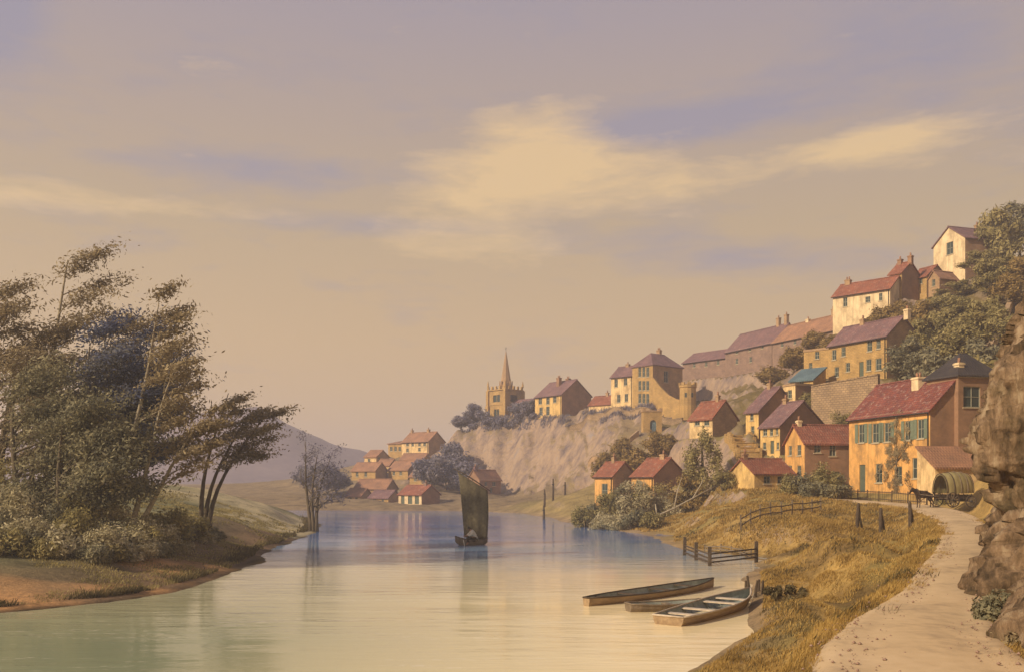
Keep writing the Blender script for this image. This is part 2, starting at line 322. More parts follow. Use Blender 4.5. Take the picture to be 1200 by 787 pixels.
# ---------------------------------------------------------------- houses
def isect(px,py,a,u):   # where the sight line through (px,py) meets the vertical plane through a along u
    k=(px-HX)/F; s=(k*a[1]-a[0])/(u[0]-k*u[1]); d=a[1]+u[1]*s; return s,CH-(py-HY)/F*d
def panel(mb,O,U,Nn,w,h,ops,m,rev=.16,z0=0):
    us=sorted({0,w,*[o[0] for o in ops],*[o[1] for o in ops]}); vs=sorted({z0,h,*[o[2] for o in ops],*[o[3] for o in ops]})
    P=lambda u,v,dp=0:(O[0]+U[0]*u-Nn[0]*dp,O[1]+U[1]*u-Nn[1]*dp,v)
    for i in range(len(us)-1):
        for k in range(len(vs)-1):
            cu,cv=(us[i]+us[i+1])/2,(vs[k]+vs[k+1])/2
            if any(o[0]<cu<o[1] and o[2]<cv<o[3] for o in ops): continue
            mb.add([P(us[i],vs[k]),P(us[i+1],vs[k]),P(us[i+1],vs[k+1]),P(us[i],vs[k+1])],[(0,1,2,3)],m)
    for a,b,c,d in [o[:4] for o in ops]:
        for q in ((a,c,b,c),(b,c,b,d),(b,d,a,d),(a,d,a,c)):
            mb.add([P(q[0],q[1]),P(q[0],q[1],rev),P(q[2],q[3],rev),P(q[2],q[3])],[(0,1,2,3)],m)
def house(name,label,A,B,D,base,eave,rise,roof='x',wall='yellow',side=None,tile='red',fw=(),sw=(),lw=(),doors=(),chim=(),into=None,cat='house',group=None,oh=.3,shut=False,lower=None,zb=None,he=None):
    """A,B: ends of the lit front (px, depth); the house runs D metres back. fw/sw/lw: openings on front / right side / left side."""
    a=Vector((*G(*A),0)); b=Vector((*G(*B),0)); x=(b-a); Wd=x.length; x.normalize(); y=Vector((-x.y,x.x,0))
    if zb is None: zb=CH-(base-HY)/F*B[1]
    if he is None: he=CH-(eave-HY)/F*B[1]-zb
    PADS.append((a.x,a.y,x.x,x.y,Wd,D,zb))
    own=Matrix.Translation((a.x,a.y,zb))@Matrix.Rotation(math.atan2(x.y,x.x),4,'Z')
    if into: root=into; X=(Matrix.Translation(into.location)@Matrix.Rotation(into.rotation_euler.z,4,'Z')).inverted()@own
    else: root=thing(name,label,cat,(a.x,a.y,zb),math.atan2(x.y,x.x),group); X=None
    side=side or wall
    wm=MB(); wins=[]
    def ops(lst,o,u,wd,top):
        r=[]
        for q in lst:
            s0,z1=isect(q[0],q[1],o,u); s1,z0=isect(q[2],q[3],o,u)
            s0,s1=sorted((s0,s1)); z0-=zb; z1-=zb
            s0=max(.12,s0); s1=min(wd-.12,s1); z0=max(.02 if len(q)>4 else .35,z0); z1=min(top-.12,z1)
            if s1-s0>.2 and z1-z0>.2: r.append((s0,s1,z0,z1,q[4] if len(q)>4 else 'w'))
        return r
    fo=ops(fw,(a.x,a.y),(x.x,x.y),Wd,he); so=ops(sw,(b.x,b.y),(y.x,y.y),D,he); lo=ops(lw,(a.x,a.y),(y.x,y.y),D,he)
    z0=-3.0
    panel(wm,(0,0),(1,0),(0,-1),Wd,he,fo,0,z0=z0)
    panel(wm,(Wd,0),(0,1),(1,0),D,he,so,1,z0=z0)
    panel(wm,(0,0),(0,1),(-1,0),D,he,lo,0,z0=z0)
    panel(wm,(0,D),(1,0),(0,1),Wd,he,[],1,z0=z0)
    t=.16; rm=MB(); hr=he+rise
    if roof=='x':
        for xx,m in ((0,0),(Wd,1)): wm.add([(xx,0,he),(xx,D,he),(xx,D/2,hr-t*.5)],[(0,1,2)],m)
        k=rise/(D/2); pr=[(-oh,he-oh*k+.02),(D/2,hr+.02),(D+oh,he-oh*k+.02)]
        rm.prism([pr[0],pr[1],pr[2],(pr[2][0],pr[2][1]-t),(pr[1][0],pr[1][1]-t),(pr[0][0],pr[0][1]-t)],-.22,Wd+.22)
        rm.prism([(D/2-.14,hr-.02),(D/2,hr+.13),(D/2+.14,hr-.02)],-.22,Wd+.22)
    elif roof=='y':
        for yy,m in ((0,0),(D,1)): wm.add([(0,yy,he),(Wd,yy,he),(Wd/2,yy,hr-t*.5)],[(0,1,2)],m)
        k=rise/(Wd/2); pr=[(-oh,he-oh*k+.02),(Wd/2,hr+.02),(Wd+oh,he-oh*k+.02)]
        rm.prism([pr[0],pr[1],pr[2],(pr[2][0],pr[2][1]-t),(pr[1][0],pr[1][1]-t),(pr[0][0],pr[0][1]-t)],-.25,D+.22,axis='y')
        rm.prism([(Wd/2-.14,hr-.02),(Wd/2,hr+.13),(Wd/2+.14,hr-.02)],-.25,D+.22,axis='y')
    elif roof=='hip':
        if Wd<D: i=Wd/2*.9; r0,r1=(Wd/2,i),(Wd/2,D-i)
        else: i=D/2*.9; r0,r1=(i,D/2),(Wd-i,D/2)
        e=[(-oh,-oh),(Wd+oh,-oh),(Wd+oh,D+oh),(-oh,D+oh)]
        vs=[(*p,he+.05) for p in e]+[(*r0,hr),(*r1,hr)]+[(*p,he-.1) for p in e]
        fs=([(0,1,4),(1,2,5,4),(2,3,5),(3,0,4,5)] if Wd<D else [(0,1,5,4),(1,2,5),(2,3,4,5),(3,0,4)])
        rm.add(vs,fs+[(i,i+6,(i+1)%4+6,(i+1)%4) for i in range(4)]+[(9,8,7,6)])
    elif roof=='shed':
        for xx,m in ((0,0),(Wd,1)): wm.add([(xx,0,he),(xx,D,he),(xx,D,hr-t*.5)],[(0,1,2)],m)
        wm.add([(0,D,he),(Wd,D,he),(Wd,D,hr-t*.5),(0,D,hr-t*.5)],[(0,1,2,3)],1)
        k=rise/D; rm.prism([(-oh,he-oh*k+.02),(D+.03,hr+.02),(D+.03,hr-t),(-oh,he-oh*k-t)],-.2,Wd+.2)
    else:
        rm.box(.2,Wd-.2,.2,D-.2,he-.5,he-.35)
        for q in ((-.08,Wd+.08,-.08,.2),(-.08,Wd+.08,D-.2,D+.08),(-.08,.2,.2,D-.2),(Wd-.2,Wd+.08,.2,D-.2)): rm.box(q[0],q[1],q[2],q[3],he-.12,he+.18)
    wo=wm.build('wall',[M[wall],M[side]],root,X)
    if he>3.5 and roof=='x' and Wd>3.5:
        g=MB(); g.tube([(Wd-.22,-.16,he-.25),(Wd-.22,-.09,he-.5),(Wd-.22,-.09,0)],[.055]*3,6); g.build('downpipe',M['iron'],root,X)
        g=MB(); g.tube([(-.15,-oh-.03,he-oh*rise/(D/2)-.1),(Wd+.15,-oh-.03,he-oh*rise/(D/2)-.1)],[.06]*2,6); g.build('gutter',M['iron'],root,X)
    ro=rm.build('roof',[M[tile]],root,X)
    if roof in 'xyhip' and roof!='flat':
        # fascia under the eaves
        g=MB(); g.box(-.1,Wd+.1,-.1,-.01,he-.2,he-.06) if roof!='y' else g.box(Wd+.01,Wd+.1,0,D,he-.2,he-.06); g.build('cornice',M['sill'],root,X)
    def put(o_,O,U,Nn):
        s0,s1,v0,v1,kd=o_; w=s1-s0; h=v1-v0
        Mx=Matrix(((U[0],-Nn[0],0,O[0]+U[0]*s0),(U[1],-Nn[1],0,O[1]+U[1]*s0),(0,0,1,v0),(0,0,0,1)))
        if X is not None: Mx=X@Mx
        f=MB(); fwd=.07 if w>.7 else .05
        if kd=='d':
            p=MB(); p.box(.0,w,.10,.15,0,h)
            for q in ((.12,.47),(.53,.88)):
                for r_ in ((.08,.42),(.5,.92)): p.box(w*q[0],w*q[1],.08,.1,h*r_[0],h*r_[1])
            do=p.build('door',M['door'],root,Mx); hh=MB(); hh.box(w*.84,w*.9,.03,.08,h*.45,h*.48); hh.build('handle',M['iron'],do,Mx); return
        for q in ((0,fwd,0,h),(w-fwd,w,0,h),(fwd,w-fwd,0,fwd),(fwd,w-fwd,h-fwd,h),(w/2-.02,w/2+.02,fwd,h-fwd),(fwd,w/2-.02,h*.5-.02,h*.5+.02),(w/2+.02,w-fwd,h*.5-.02,h*.5+.02)): f.box(q[0],q[1],.08,.13,q[2],q[3])
        wo_=f.build('window',M['frame'],root,Mx)
        p=MB(); p.box(.02,w-.02,.132,.15,.02,h-.02); p.build('pane',M['glass'],wo_,Mx)
        s_=MB(); s_.box(-.1,w+.1,-.09,.1,-.12,-.0); s_.build('sill',M['sill'],wo_,Mx)
        if kd=='s':
            for sx in (-1,1):
                q=MB(); x0=-w*.5-.02 if sx<0 else w+.02; q.box(x0,x0+w*.5,-.06,-.015,-.02,h+.02)
                for z_ in np.linspace(.08,h-.1,9): q.box(x0+.05,x0+w*.5-.05,-.075,-.06,z_,z_+h*.05)
                q.build('shutter',M['shutter'],wo_,Mx)
    for o_ in fo: put(o_,(0,0),(1,0),(0,-1))
    for o_ in so: put(o_,(Wd,0),(0,1),(1,0))
    for o_ in lo: put(o_,(0,0),(0,1),(-1,0))
    for cu,cv,cw,chh,cm in chim:     # position along the front, back, width, height above the ridge
        zr=he+rise*(1-abs(cv/(D/2)-1)) if roof=='x' else he+rise*(1-abs(cu/(Wd/2)-1)) if roof=='y' else he+rise*.6 if roof!='flat' else he-.3
        g=MB(); top=hr+chh; g.box(cu-cw/2,cu+cw/2,cv-cw*.4,cv+cw*.4,zr-.6,top); g.box(cu-cw/2-.07,cu+cw/2+.07,cv-cw*.4-.07,cv+cw*.4+.07,top-.22,top-.06)
        co=g.build('chimney',M[cm],ro,X)
        for dx in ((-.22,.22) if cw>.8 else (0,)):
            g=MB(); g.tube([(cu+cw*dx,cv,top),(cu+cw*dx,cv,top+.5)],[.14,.11],8)
            pt=g.build('chimney_pot',M['rust'],ro,X)
    root['_W']=Wd; root['_he']=he
    return root,own,Wd,he,zb
# big ochre house by the road
r,own,Wd,he,zb=house('ochre_house','large ochre two storey house with purple red roof and creeper beside the road',(995,103),(1090,90),7,578,478,3.6,
  wall='orange',side='brick',tile='redold',shut=True,
  fw=[(1006,497,1013,518,'s'),(1022,496,1030,518,'s'),(1036,495,1044,517,'s'),(1060,493,1067,515,'s'),(1075,491,1083,513,'s'),
      (1007,544,1014,583,'d'),(1026,543,1034,565),(1048,546,1057,567),(1069,536,1081,560)],chim=[(8.2,2.6,1.1,.0,'pale'),(13.0,3.5,.75,.9,'pale')])
OCHRE=(r,own,Wd,he,zb)
house('wing','',(1123,90.1),(1172,91.3),4.5,578,441,2.5,roof='hip',wall='brick',side='brick',tile='slate',fw=[(1129,452,1149,477)],into=r,zb=zb)
house('cart_shed','low cream walled shed with red lean-to roof, behind the covered cart',(1096,86.6),(1150,87.2),3.0,591,545,1.9,roof='shed',wall='cream',side='cream',tile='rust',fw=[],zb=3.05,cat='shed')
house('gable_house','orange gabled house with brown brick flank and red roof, left of the large ochre house',(920,108.2),(943,103.5),6.6,571,517,2.0,roof='y',wall='orange',side='brick',tile='red',
  fw=[(924,522,928,533),(934,521,939,533),(923,545,928,556),(934,545,939,557)],sw=[(954,518,962,530),(972,515,980,534),(955,553,962,563),(974,552,984,570,'d')],chim=[(2.4,.5,.55,.5,'pale')])
house('low_cottage','long low yellow cottage with bright red roof at the foot of the stairs',(884,100),(930,101.5),5,573,553,1.5,wall='yellow',side='brick',tile='red',
  fw=[(895,557,903,566),(911,557,922,566),(926,557,929,572,'d')],lw=[],chim=[(.4,2.5,.5,.6,'brick')])
house('stair_house','narrow house with dull red roof, at the head of the stone stairs',(874,123),(889,121),7.5,518,480,3.2,wall='yellow',side='brick',tile='purple',fw=[(879,484,883,492),(880,499,884,508)],chim=[(.6,3.7,.6,.6,'tan')])
house('wide_gable_house','small pale house with huge brown gable and red roof, beside the stone stairs',(891,116),(914,113),7.5,532,497,3.0,wall='yellow',side='brick',tile='purple',
  fw=[(894,502,899,510),(902,502,906,510),(909,501,912,509),(894,518,898,526),(903,516,907,531,'d'),(910,518,913,526)],chim=[(.5,3.7,.6,.5,'tan')])
house('bluff_house','small house with bright red roof on the bluff above the drooping tree',(808,132),(835,128.5),5,512,488,2.4,wall='cream',side='tan',tile='red',fw=[(814,491,820,498),(825,490,831,498)],chim=[(3.0,2.5,.5,.8,'tan')])
house('slate_house','large tan two storey house with purple striped slate roof above a stone terrace',(971,134),(1039,124.5),6,443,392,2.7,wall='golden',side='tan',tile='purple',
  fw=[(975,410,980,421),(986,407,991,417),(1016,399,1022,411),(1027,397,1032,408),(978,430,983,441),(991,425,996,435),(1007,424,1012,444,'d'),(1015,421,1021,434),(1026,420,1033,433)],
  chim=[(3.5,3,.7,.7,'tan'),(11.2,3,.7,.8,'pale')])
house('white_house','long pale house with red roof on the ridge above the slate roofed house',(976,157),(1043,150),6,384,337,2.3,wall='pale',side='pale',tile='red',fw=[(988,349,993,359),(1014,348,1020,354),(1030,344,1034,352)],chim=[(1.2,3,.9,.7,'tan')])
house('ridge_house','small narrow house with twin chimneys and red roof on the ridge',(1042,154),(1057,152),4.5,350,318,1.9,wall='golden',side='brick',tile='red',fw=[(1044,324,1047,331),(1051,323,1054,330),(1045,337,1048,344)],chim=[(.5,2.2,.7,.7,'brick'),(2.4,2.2,.7,.9,'brick')])
house('terrace_cottage','yellowish cottage with red roof between twin chimney house and gabled tower house',(1067,156),(1086,153),4.5,350,322,1.8,wall='golden',side='tan',tile='red',fw=[(1069,326,1073,333),(1077,325,1081,332)])
house('small_gabled_house','tiny gabled house with rust roof directly left of the tall tower house',(1088,153),(1101,151),4,350,324,1.2,roof='y',wall='tan',side='brick',tile='rust',fw=[(1092,328,1096,335)])
house('tower_house','tall pale gabled house with mauve roof, highest building on the hill',(1094,165),(1131,158),8,338,277,2.6,roof='y',wall='pale',side='brick',tile='purple',fw=[(1109,279,1117,297)],chim=[(3.6,6,.7,.8,'tan')])
house('parapet_house','small square pale block with flat parapet roof above the red roofs',(918,124),(932,122),4,480,450,.0,roof='flat',wall='cream',side='brick',tile='tan',fw=[(923,457,928,466)])
house('upper_cottage','plain yellow cottage with flat roof behind the blue roofed lean-to',(942,139),(972,136),4,443,408,0,roof='flat',wall='golden',side='tan',tile='tan',fw=[(955,412,960,420),(948,425,952,433)])
house('blue_lean_to','lean-to with a blue green slate roof left of the slate roofed house',(926,132),(953,129.5),3.6,452,443,1.9,roof='shed',wall='golden',side='golden',tile='bluezinc',fw=[(936,445,942,451)],cat='lean-to')
g='brown roofed terraces on the ridge'
house('ridge_terrace','low brown roofed terrace on the ridge, lowest of the three stepped terraces',(800,216),(853,206),8,440,418,2.4,wall='mauve',side='mauve',tile='purple',group=g,fw=[(812,425,815,430),(826,424,829,429),(840,422,843,427)])
house('ridge_terrace','mauve roofed terrace with clustered chimneys, middle of the three stepped terraces',(850,206),(906,191),8,432,400,4.0,wall='mauve',side='mauve',tile='purple',group=g,fw=[(862,408,865,414),(877,405,880,411),(892,402,895,408),(862,420,865,426),(878,418,881,424)],chim=[(13,4,.8,1.6,'tan'),(15.5,4,.8,1.9,'tan')])
house('ridge_terrace','long dark red roofed terrace on the ridge left of the long pale house',(905,190),(980,173),8,425,385,3.6,wall='mauve',side='mauve',tile='rust',group=g,fw=[(915,400,918,406),(930,397,933,403),(946,395,949,401),(962,393,965,399)],chim=[(6,4,.8,.4,'pale'),(13,4,.5,1.2,'tan'),(14.6,4,.8,1.2,'tan')])
# clifftop
r,own,Wd,_,zb_=house('mansion','big yellow clifftop mansion with hipped roof, three storey bay and low left wing',(741,201),(765,196.5),9.5,476,427,3.0,roof='hip',wall='golden',side='tan',tile='purple',
  fw=[*[(748+4.6*i,a,748+4.6*i+3.5,b) for i in range(3) for a,b in ((430,441),(446,457),(461,472))]],sw=[(778,434,783,448)],chim=[(2.6,5.6,.9,.9,'tan')])
house('x','',(716,206),(741,202.2),6,478,439,2.4,wall='cream',side='tan',tile='purple',fw=[(720,444,724,453),(731,443,735,451),(723,462,727,471),(732,461,736,470)],chim=[(2.4,3,.8,.5,'tan')],into=r,zb=zb_)
house('link_cottage','low cream outbuilding with red roof between the clifftop house and the mansion',(690,213),(717,209),5,482,472,2.0,wall='cream',side='tan',tile='red',fw=[],chim=[(3.4,2.5,.6,.7,'tan')])
house('clifftop_house','yellow fronted house with brown gable and tall twin chimney near the church',(627,223),(658,215),9,488,461,3.6,wall='yellow',side='brick',tile='purple',
  fw=[(631,465,635,473),(640,464,644,473),(648,464,652,471),(632,477,636,486),(640,476,644,486)],chim=[(5.2,3.1,1.0,.7,'brick'),(5.2,5.9,1.0,.7,'brick')])
# river cottages
house('river_cottage','small orange riverside cottage with red roof, left one behind the bushes',(697,129),(718,126),4.2,592,556,1.8,wall='orange',side='tan',tile='red',fw=[(705,566,712,582)],chim=[(1.6,2.1,.5,.7,'tan')])
house('river_cottage','riverside cottage with wide brown gable and stout chimney, right one behind the bushes',(740,126),(766,122.5),6,592,556,2.3,wall='orange',side='brick',tile='red',fw=[(746,563,752,575)],chim=[(3.0,3.0,.8,.5,'tan')])
house('purple_gable_house','brick house with mauve roof at the foot of the cliff behind the sail',(562,197),(587,202),3.6,578,561,2.0,wall='brick',side='brick',tile='rust',fw=[(568,564,571,569),(577,564,581,569),(574,571,577,577,'d')],lw=[],chim=[(.6,1.8,.7,.7,'purple')])
house('shore_cottage','pale arcaded cottage with bright red roof on the far shore',(467,189),(494,184.5),5,591,578,1.7,wall='pale',side='brick',tile='red',fw=[(470,580,474,590,'d'),(478,580,483,590,'d'),(486,580,491,590,'d')],chim=[(5.4,2.5,.7,.5,'mauve')])
house('village_hall','tallest pale village house with tiled roof at the far end of the river',(471,241),(502,235),6,541,516,2.4,wall='cream',side='tan',tile='rust',fw=[(476,518,479,522),(482,518,485,522),(490,518,493,522),(496,518,499,522),(476,525,479,529),(490,524,493,528)],chim=[(.7,3,.6,.7,'tan'),(6.6,3,.7,.7,'tan')])
house('village_house','flat fronted village house with a row of small windows, left of the tallest one',(455,245),(472,242),5,537,519,.8,roof='hip',wall='golden',side='tan',tile='rust',fw=[(457,523,460,528),(462,523,465,528),(467,523,470,528)])
house('village_house','small village house with shallow roof, highest on the left of the far slope',(427,236),(441,234),5,545,534,1.6,wall='cream',side='tan',tile='rust',fw=[(431,537,434,541)],sw=[(443,533,446,538)])
house('village_house','village house with brown roof, leftmost on the middle of the far slope',(412,222),(440,218),4.2,562,550,1.8,wall='golden',side='tan',tile='rust',fw=[(417,552,420,558),(427,552,430,558)])
house('village_house','village house with dark side gable, below the tallest village house',(455,221),(478,217),4.5,561,549,1.9,wall='golden',side='mauve',tile='rust',fw=[(460,552,463,556),(468,552,471,556)])
house('village_house','narrow strip of a house with pinkish roof right under the tallest village house',(469,229),(496,226),3.5,546,537,1.4,wall='cream',side='tan',tile='rust',fw=[(476,539,479,543),(487,539,490,543)])
house('village_house','long low village house with wide brown roof, lowest left on the far slope',(415,206),(453,202.5),4.5,580,571,1.9,wall='tan',side='tan',tile='rust',fw=[(424,572,427,577),(438,572,441,577)])

house('village_house','tiny village house squeezed in the middle of the far slope',(441,227),(456,225),3.5,553,544,1.4,wall='cream',side='tan',tile='rust',fw=[(445,546,448,550)])
house('village_house','village house just above the shore cottage roof',(480,213),(502,210),4,567,557,1.6,wall='golden',side='tan',tile='rust',fw=[(485,559,488,563),(494,559,497,563)])
house('village_house','pale village house by the water at the far left end of the slope',(404,197),(423,195),4,589,580,1.5,wall='cream',side='tan',tile='rust',fw=[(409,582,412,586),(416,582,419,586)])
house('village_house','low village house by the water, left of the shore cottage',(432,195),(455,192),4,590,582,1.4,wall='golden',side='tan',tile='purple',fw=[(438,584,441,587),(447,584,450,587)])
# railing over the shop front of the gable house
# church
def church():
    a=Vector((*G(572,243),0)); b=Vector((*G(592,238.5),0)); x=(b-a); w=x.length; x.normalize()
    zb=CH-(492-HY)/F*238.5; D=w; PADS.append((a.x,a.y,x.x,x.y,w+8,D,zb))
    r=thing('church','stone church with battlemented tower and slender needle spire on the clifftop','church',(a.x,a.y,zb),math.atan2(x.y,x.x))
    h=CH-(456-HY)/F*238.5-zb; m=MB()
    ops=[(w*.3,w*.7,h*.62,h*.85),(w*.35,w*.65,h*.12,h*.38)]
    panel(m,(0,0),(1,0),(0,-1),w,h,ops,0,.3,z0=-3); panel(m,(w,0),(0,1),(1,0),D,h,[(D*.3,D*.7,h*.62,h*.85)],0,.3,z0=-3); panel(m,(0,0),(0,1),(-1,0),D,h,[],0,z0=-3); panel(m,(0,D),(1,0),(0,1),w,h,[],0,z0=-3)
    m.box(-.12,w+.12,-.12,D+.12,h*.52,h*.55)
    m.build('tower',M['golden'],r)
    for cx in (0,w):
        for cy in (0,D):
            m=MB(); m.box(cx-.55,cx+.55,cy-.55,cy+.55,-3,h*.5); m.box(cx-.4,cx+.4,cy-.4,cy+.4,h*.5,h); m.build('buttress',M['golden'],r)
    m=MB(); m.box(-.25,w+.25,-.25,D+.25,h,h+.25)
    for i in range(5):
        u=i*(w/4.4)-.15
        for q in ((u,u+.6,-.25,.1),(u,u+.6,D-.1,D+.25)): m.box(*q,h+.25,h+1.1)
        for q in ((-.25,.1,u,u+.6),(w-.1,w+.25,u,u+.6)): m.box(*q,h+.25,h+1.1)
    m.build('battlement',M['golden'],r)
    for cx in (0,w):
        for cy in (0,D):
            m=MB(); m.tube([(cx,cy,h+.9),(cx,cy,h+1.6),(cx,cy,h+2.6)],[.28,.24,.03],6,smooth=False); m.build('pinnacle',M['golden'],r)
    m=MB(); c=(w/2+.2,D/2); top=CH-(410-HY)/F*240-zb
    m.tube([(c[0],c[1],h+.2),(c[0],c[1],h+2.2),(c[0],c[1],top)],[1.75,1.35,.1],8,smooth=False)
    for i in range(8):
        th=math.pi/4*i; m.box(c[0]+math.cos(th)*1.6-.1,c[0]+math.cos(th)*1.6+.1,c[1]+math.sin(th)*1.6-.1,c[1]+math.sin(th)*1.6+.1,h+.3,h+2.6)
    sp=m.build('spire',M['tan'],r)
    m=MB(); m.tube([(c[0],c[1],top-.2),(c[0],c[1],top+1.2)],[.05,.04],6); m.box(c[0]-.35,c[0]+.35,c[1]-.04,c[1]+.04,top+.75,top+.85); m.build('cross',M['iron'],sp)
    for q in ops:
        m=MB(); m.box(q[0],q[1],.2,.26,q[2],q[3]); o=m.build('window',M['glass'],r); m=MB(); m.box((q[0]+q[1])/2-.06,(q[0]+q[1])/2+.06,.1,.19,q[2],q[3]); m.build('mullion',M['golden'],o)
    m=MB(); m.box(w+.02,w+.05,0,0.01,0,.01)
    # nave behind
    nm=MB(); n0,n1=w+.6,w+7; nh=h*.42
    nm.box(w+.01,n1,1.0,D-.3,-3,nh); nm.prism([(1.0,nh),(D-.3,nh),((D+.7)/2,nh+2)],w+.01,n1)
    nm.build('nave',M['tan'],r)
    nr=MB(); k=2/((D-1.3)/2); nr.prism([(.7,nh-.3*k+.1),((D+.7)/2,nh+2.12),(D,nh-.3*k+.1),(D,nh-.3*k-.05),((D+.7)/2,nh+1.98),(.7,nh-.3*k-.05)],w+.06,n1+.2); nr.build('roof',M['purple'],r)
church()

# round battlemented turret and arched gatehouse
def turret():
    p=W(806,475,190); g_=gz(p.x,p.y); z0=p.z
    r=thing('turret','round yellow battlemented turret at the end of the garden wall','tower',p)
    m=MB(); R_=1.65; h=4.1; m.tube([(0,0,-3),(0,0,0),(0,0,h-.5),(0,0,h-.4),(0,0,h)],[R_*1.05,R_*1.02,R_,R_+.16,R_+.16],14,smooth=False)
    m.build('wall',M['golden'],r)
    for i in range(8):
        th=i*math.pi/4; X=Matrix.Rotation(th,4,'Z'); m=MB(); m.box(R_-.12,R_+.16,-.35,.35,h,h+.55,0,X); m.build('merlon',M['golden'],r)
    for th in (-2.0,-1.2):
        X=Matrix.Rotation(th,4,'Z'); m=MB(); m.box(R_-.05,R_+.03,-.22,.22,1.6,2.5,0,X); m.build('window',M['glass'],r)
turret()
def gatehouse():
    p=W(754,506,182); r=thing('gatehouse','small yellow stone gatehouse with blue arched doorway set in the slope','gatehouse',p,0)
    w,D,h=3.6,3,4.0; PADS.append((p.x,p.y,1,0,w,D,p.z)); m=MB(); cx=1.9; aw=.62; sp=1.7
    arc=[(cx+aw*math.cos(t),sp+aw*1.1*math.sin(t)) for t in np.linspace(0,math.pi,9)]
    # front wall with an arched opening, built as strips round the arch
    m.box(0,cx-aw,0,.35,-3,h); m.box(cx+aw,w,0,.35,-3,h)
    for (x0,z0),(x1,z1) in zip(arc[:-1],arc[1:]): m.prism([(x0,z0),(x0,h),(x1,h),(x1,z1)],0.001,.349,axis='y')
    m.box(0,.35,.351,D,-3,h); m.box(w-.35,w,.351,D,-3,h); m.box(.351,w-.351,D-.35,D,-3,h); m.box(cx-aw,cx+aw,0,.35,-3,-.05)
    m.build('wall',M['golden'],r)
    m=MB(); m.box(-.12,w+.12,-.12,D+.12,h+.002,h+.25); m.box(-.1,.5,-.1,D+.1,h+.25,h+.7); m.box(w-.5,w+.1,-.1,D+.1,h+.25,h+.7); m.build('parapet',M['tan'],r)
    m=MB(); m.box(cx-aw,cx+aw,.25,.32,0,sp+.7); m.build('door',M['bluezinc'],r)
gatehouse()

# ---- terrain sheet
def lin(segs):
    out=[]
    for a,b,s in segs: out+=list(np.arange(a,b,s))
    return np.array(out)
gx=np.r_[lin([(-600,-200,25),(-200,-70,4),(-70,-34,1.1),(-34,-12,.7),(-12,2,.8),(2,36,.55),(36,72,.8),(72,110,1.6),(110,250,8),(250,1200,50)]),1200]
gy=np.r_[lin([(-60,-10,3),(-10,8,1),(8,70,.5),(70,135,.7),(135,250,.9),(250,330,4),(330,700,20),(700,1500,80)]),1500]
XX,YY=np.meshgrid(gx,gy); P=np.c_[XX.ravel(),YY.ravel()]
ZZ=ground(P)
V=np.c_[P,ZZ]; nx,ny=len(gx),len(gy)
ii=(np.arange(ny-1)[:,None]*nx+np.arange(nx-1)[None]).ravel(); FQ=np.c_[ii,ii+1,ii+nx+1,ii+nx]
def groundmat():
    m,nt,b=newmat('ground_mix'); tc=N(nt,'ShaderNodeTexCoord'); at=N(nt,'ShaderNodeVertexColor'); at.layer_name='Col'
    g=N(nt,'ShaderNodeNewGeometry'); s=N(nt,'ShaderNodeSeparateXYZ'); nt.links.new(g.outputs['True Normal'],s.inputs[0])
    n=N(nt,'ShaderNodeTexNoise',Scale=.35,Detail=10.0,Roughness=.7); nt.links.new(tc.outputs['Object'],n.inputs['Vector'])
    n2=N(nt,'ShaderNodeTexNoise',Scale=5.0,Detail=8.0,Roughness=.7); nt.links.new(tc.outputs['Object'],n2.inputs['Vector'])
    n3=N(nt,'ShaderNodeTexNoise',Scale=.22,Detail=9.0,Roughness=.7); nt.links.new(scaled(nt,tc.outputs['Object'],(1.5,1.5,.25)),n3.inputs['Vector'])
    f=mth(nt,'ADD',mth(nt,'MULTIPLY',n.outputs[0],.6),mth(nt,'MULTIPLY',n2.outputs[0],.4))
    v=ramp(nt,f,[(.36,(.42,.42,.42)),(.5,(.95,.95,.95)),(.64,(1.45,1.4,1.3))])
    c=mixc(nt,1.0,at.outputs[0],v.outputs[0],'MULTIPLY')
    rk=ramp(nt,n3.outputs[0],[(.34,(.14,.11,.11)),(.44,(.26,.19,.15)),(.57,(.38,.265,.175)),(.7,(.27,.23,.22))])
    sl=mth(nt,'ADD',s.outputs[2],mth(nt,'MULTIPLY',mth(nt,'SUBTRACT',n.outputs[0],.5),.3))
    at2=N(nt,'ShaderNodeVertexColor'); at2.layer_name='Rock'
    vc=N(nt,'ShaderNodeTexVoronoi',Scale=.55); vc.feature='DISTANCE_TO_EDGE'; wv=nt.nodes.new('ShaderNodeMixRGB'); wv.blend_type='ADD'; wv.inputs[0].default_value=3.0; nt.links.new(scaled(nt,tc.outputs['Object'],(1,1,.4)),wv.inputs[1]); nt.links.new(n.outputs['Color'],wv.inputs[2]); nt.links.new(wv.outputs[0],vc.inputs['Vector'])
    rkc=mixc(nt,maprange(nt,vc.outputs[0],0,.05,.22,0),rk.outputs[0],(.11,.085,.09)); fac=mth(nt,'MULTIPLY',maprange(nt,sl,.86,.7),at2.outputs[0])
    c=mixc(nt,fac,c,rkc); nt.links.new(c,b.inputs['Base Color']); b.inputs['Roughness'].default_value=.97; b.inputs['Specular IOR Level'].default_value=.1
    bump(nt,b,mth(nt,'ADD',mth(nt,'ADD',f,n3.outputs[0]),mth(nt,'MULTIPLY',mth(nt,'MULTIPLY',maprange(nt,vc.outputs[0],0,.1),at2.outputs[0]),.3)),.9,.25); return m
ter=fastmesh('ground',V,FQ,groundmat(),smooth=True); tag(ter,kind='structure')
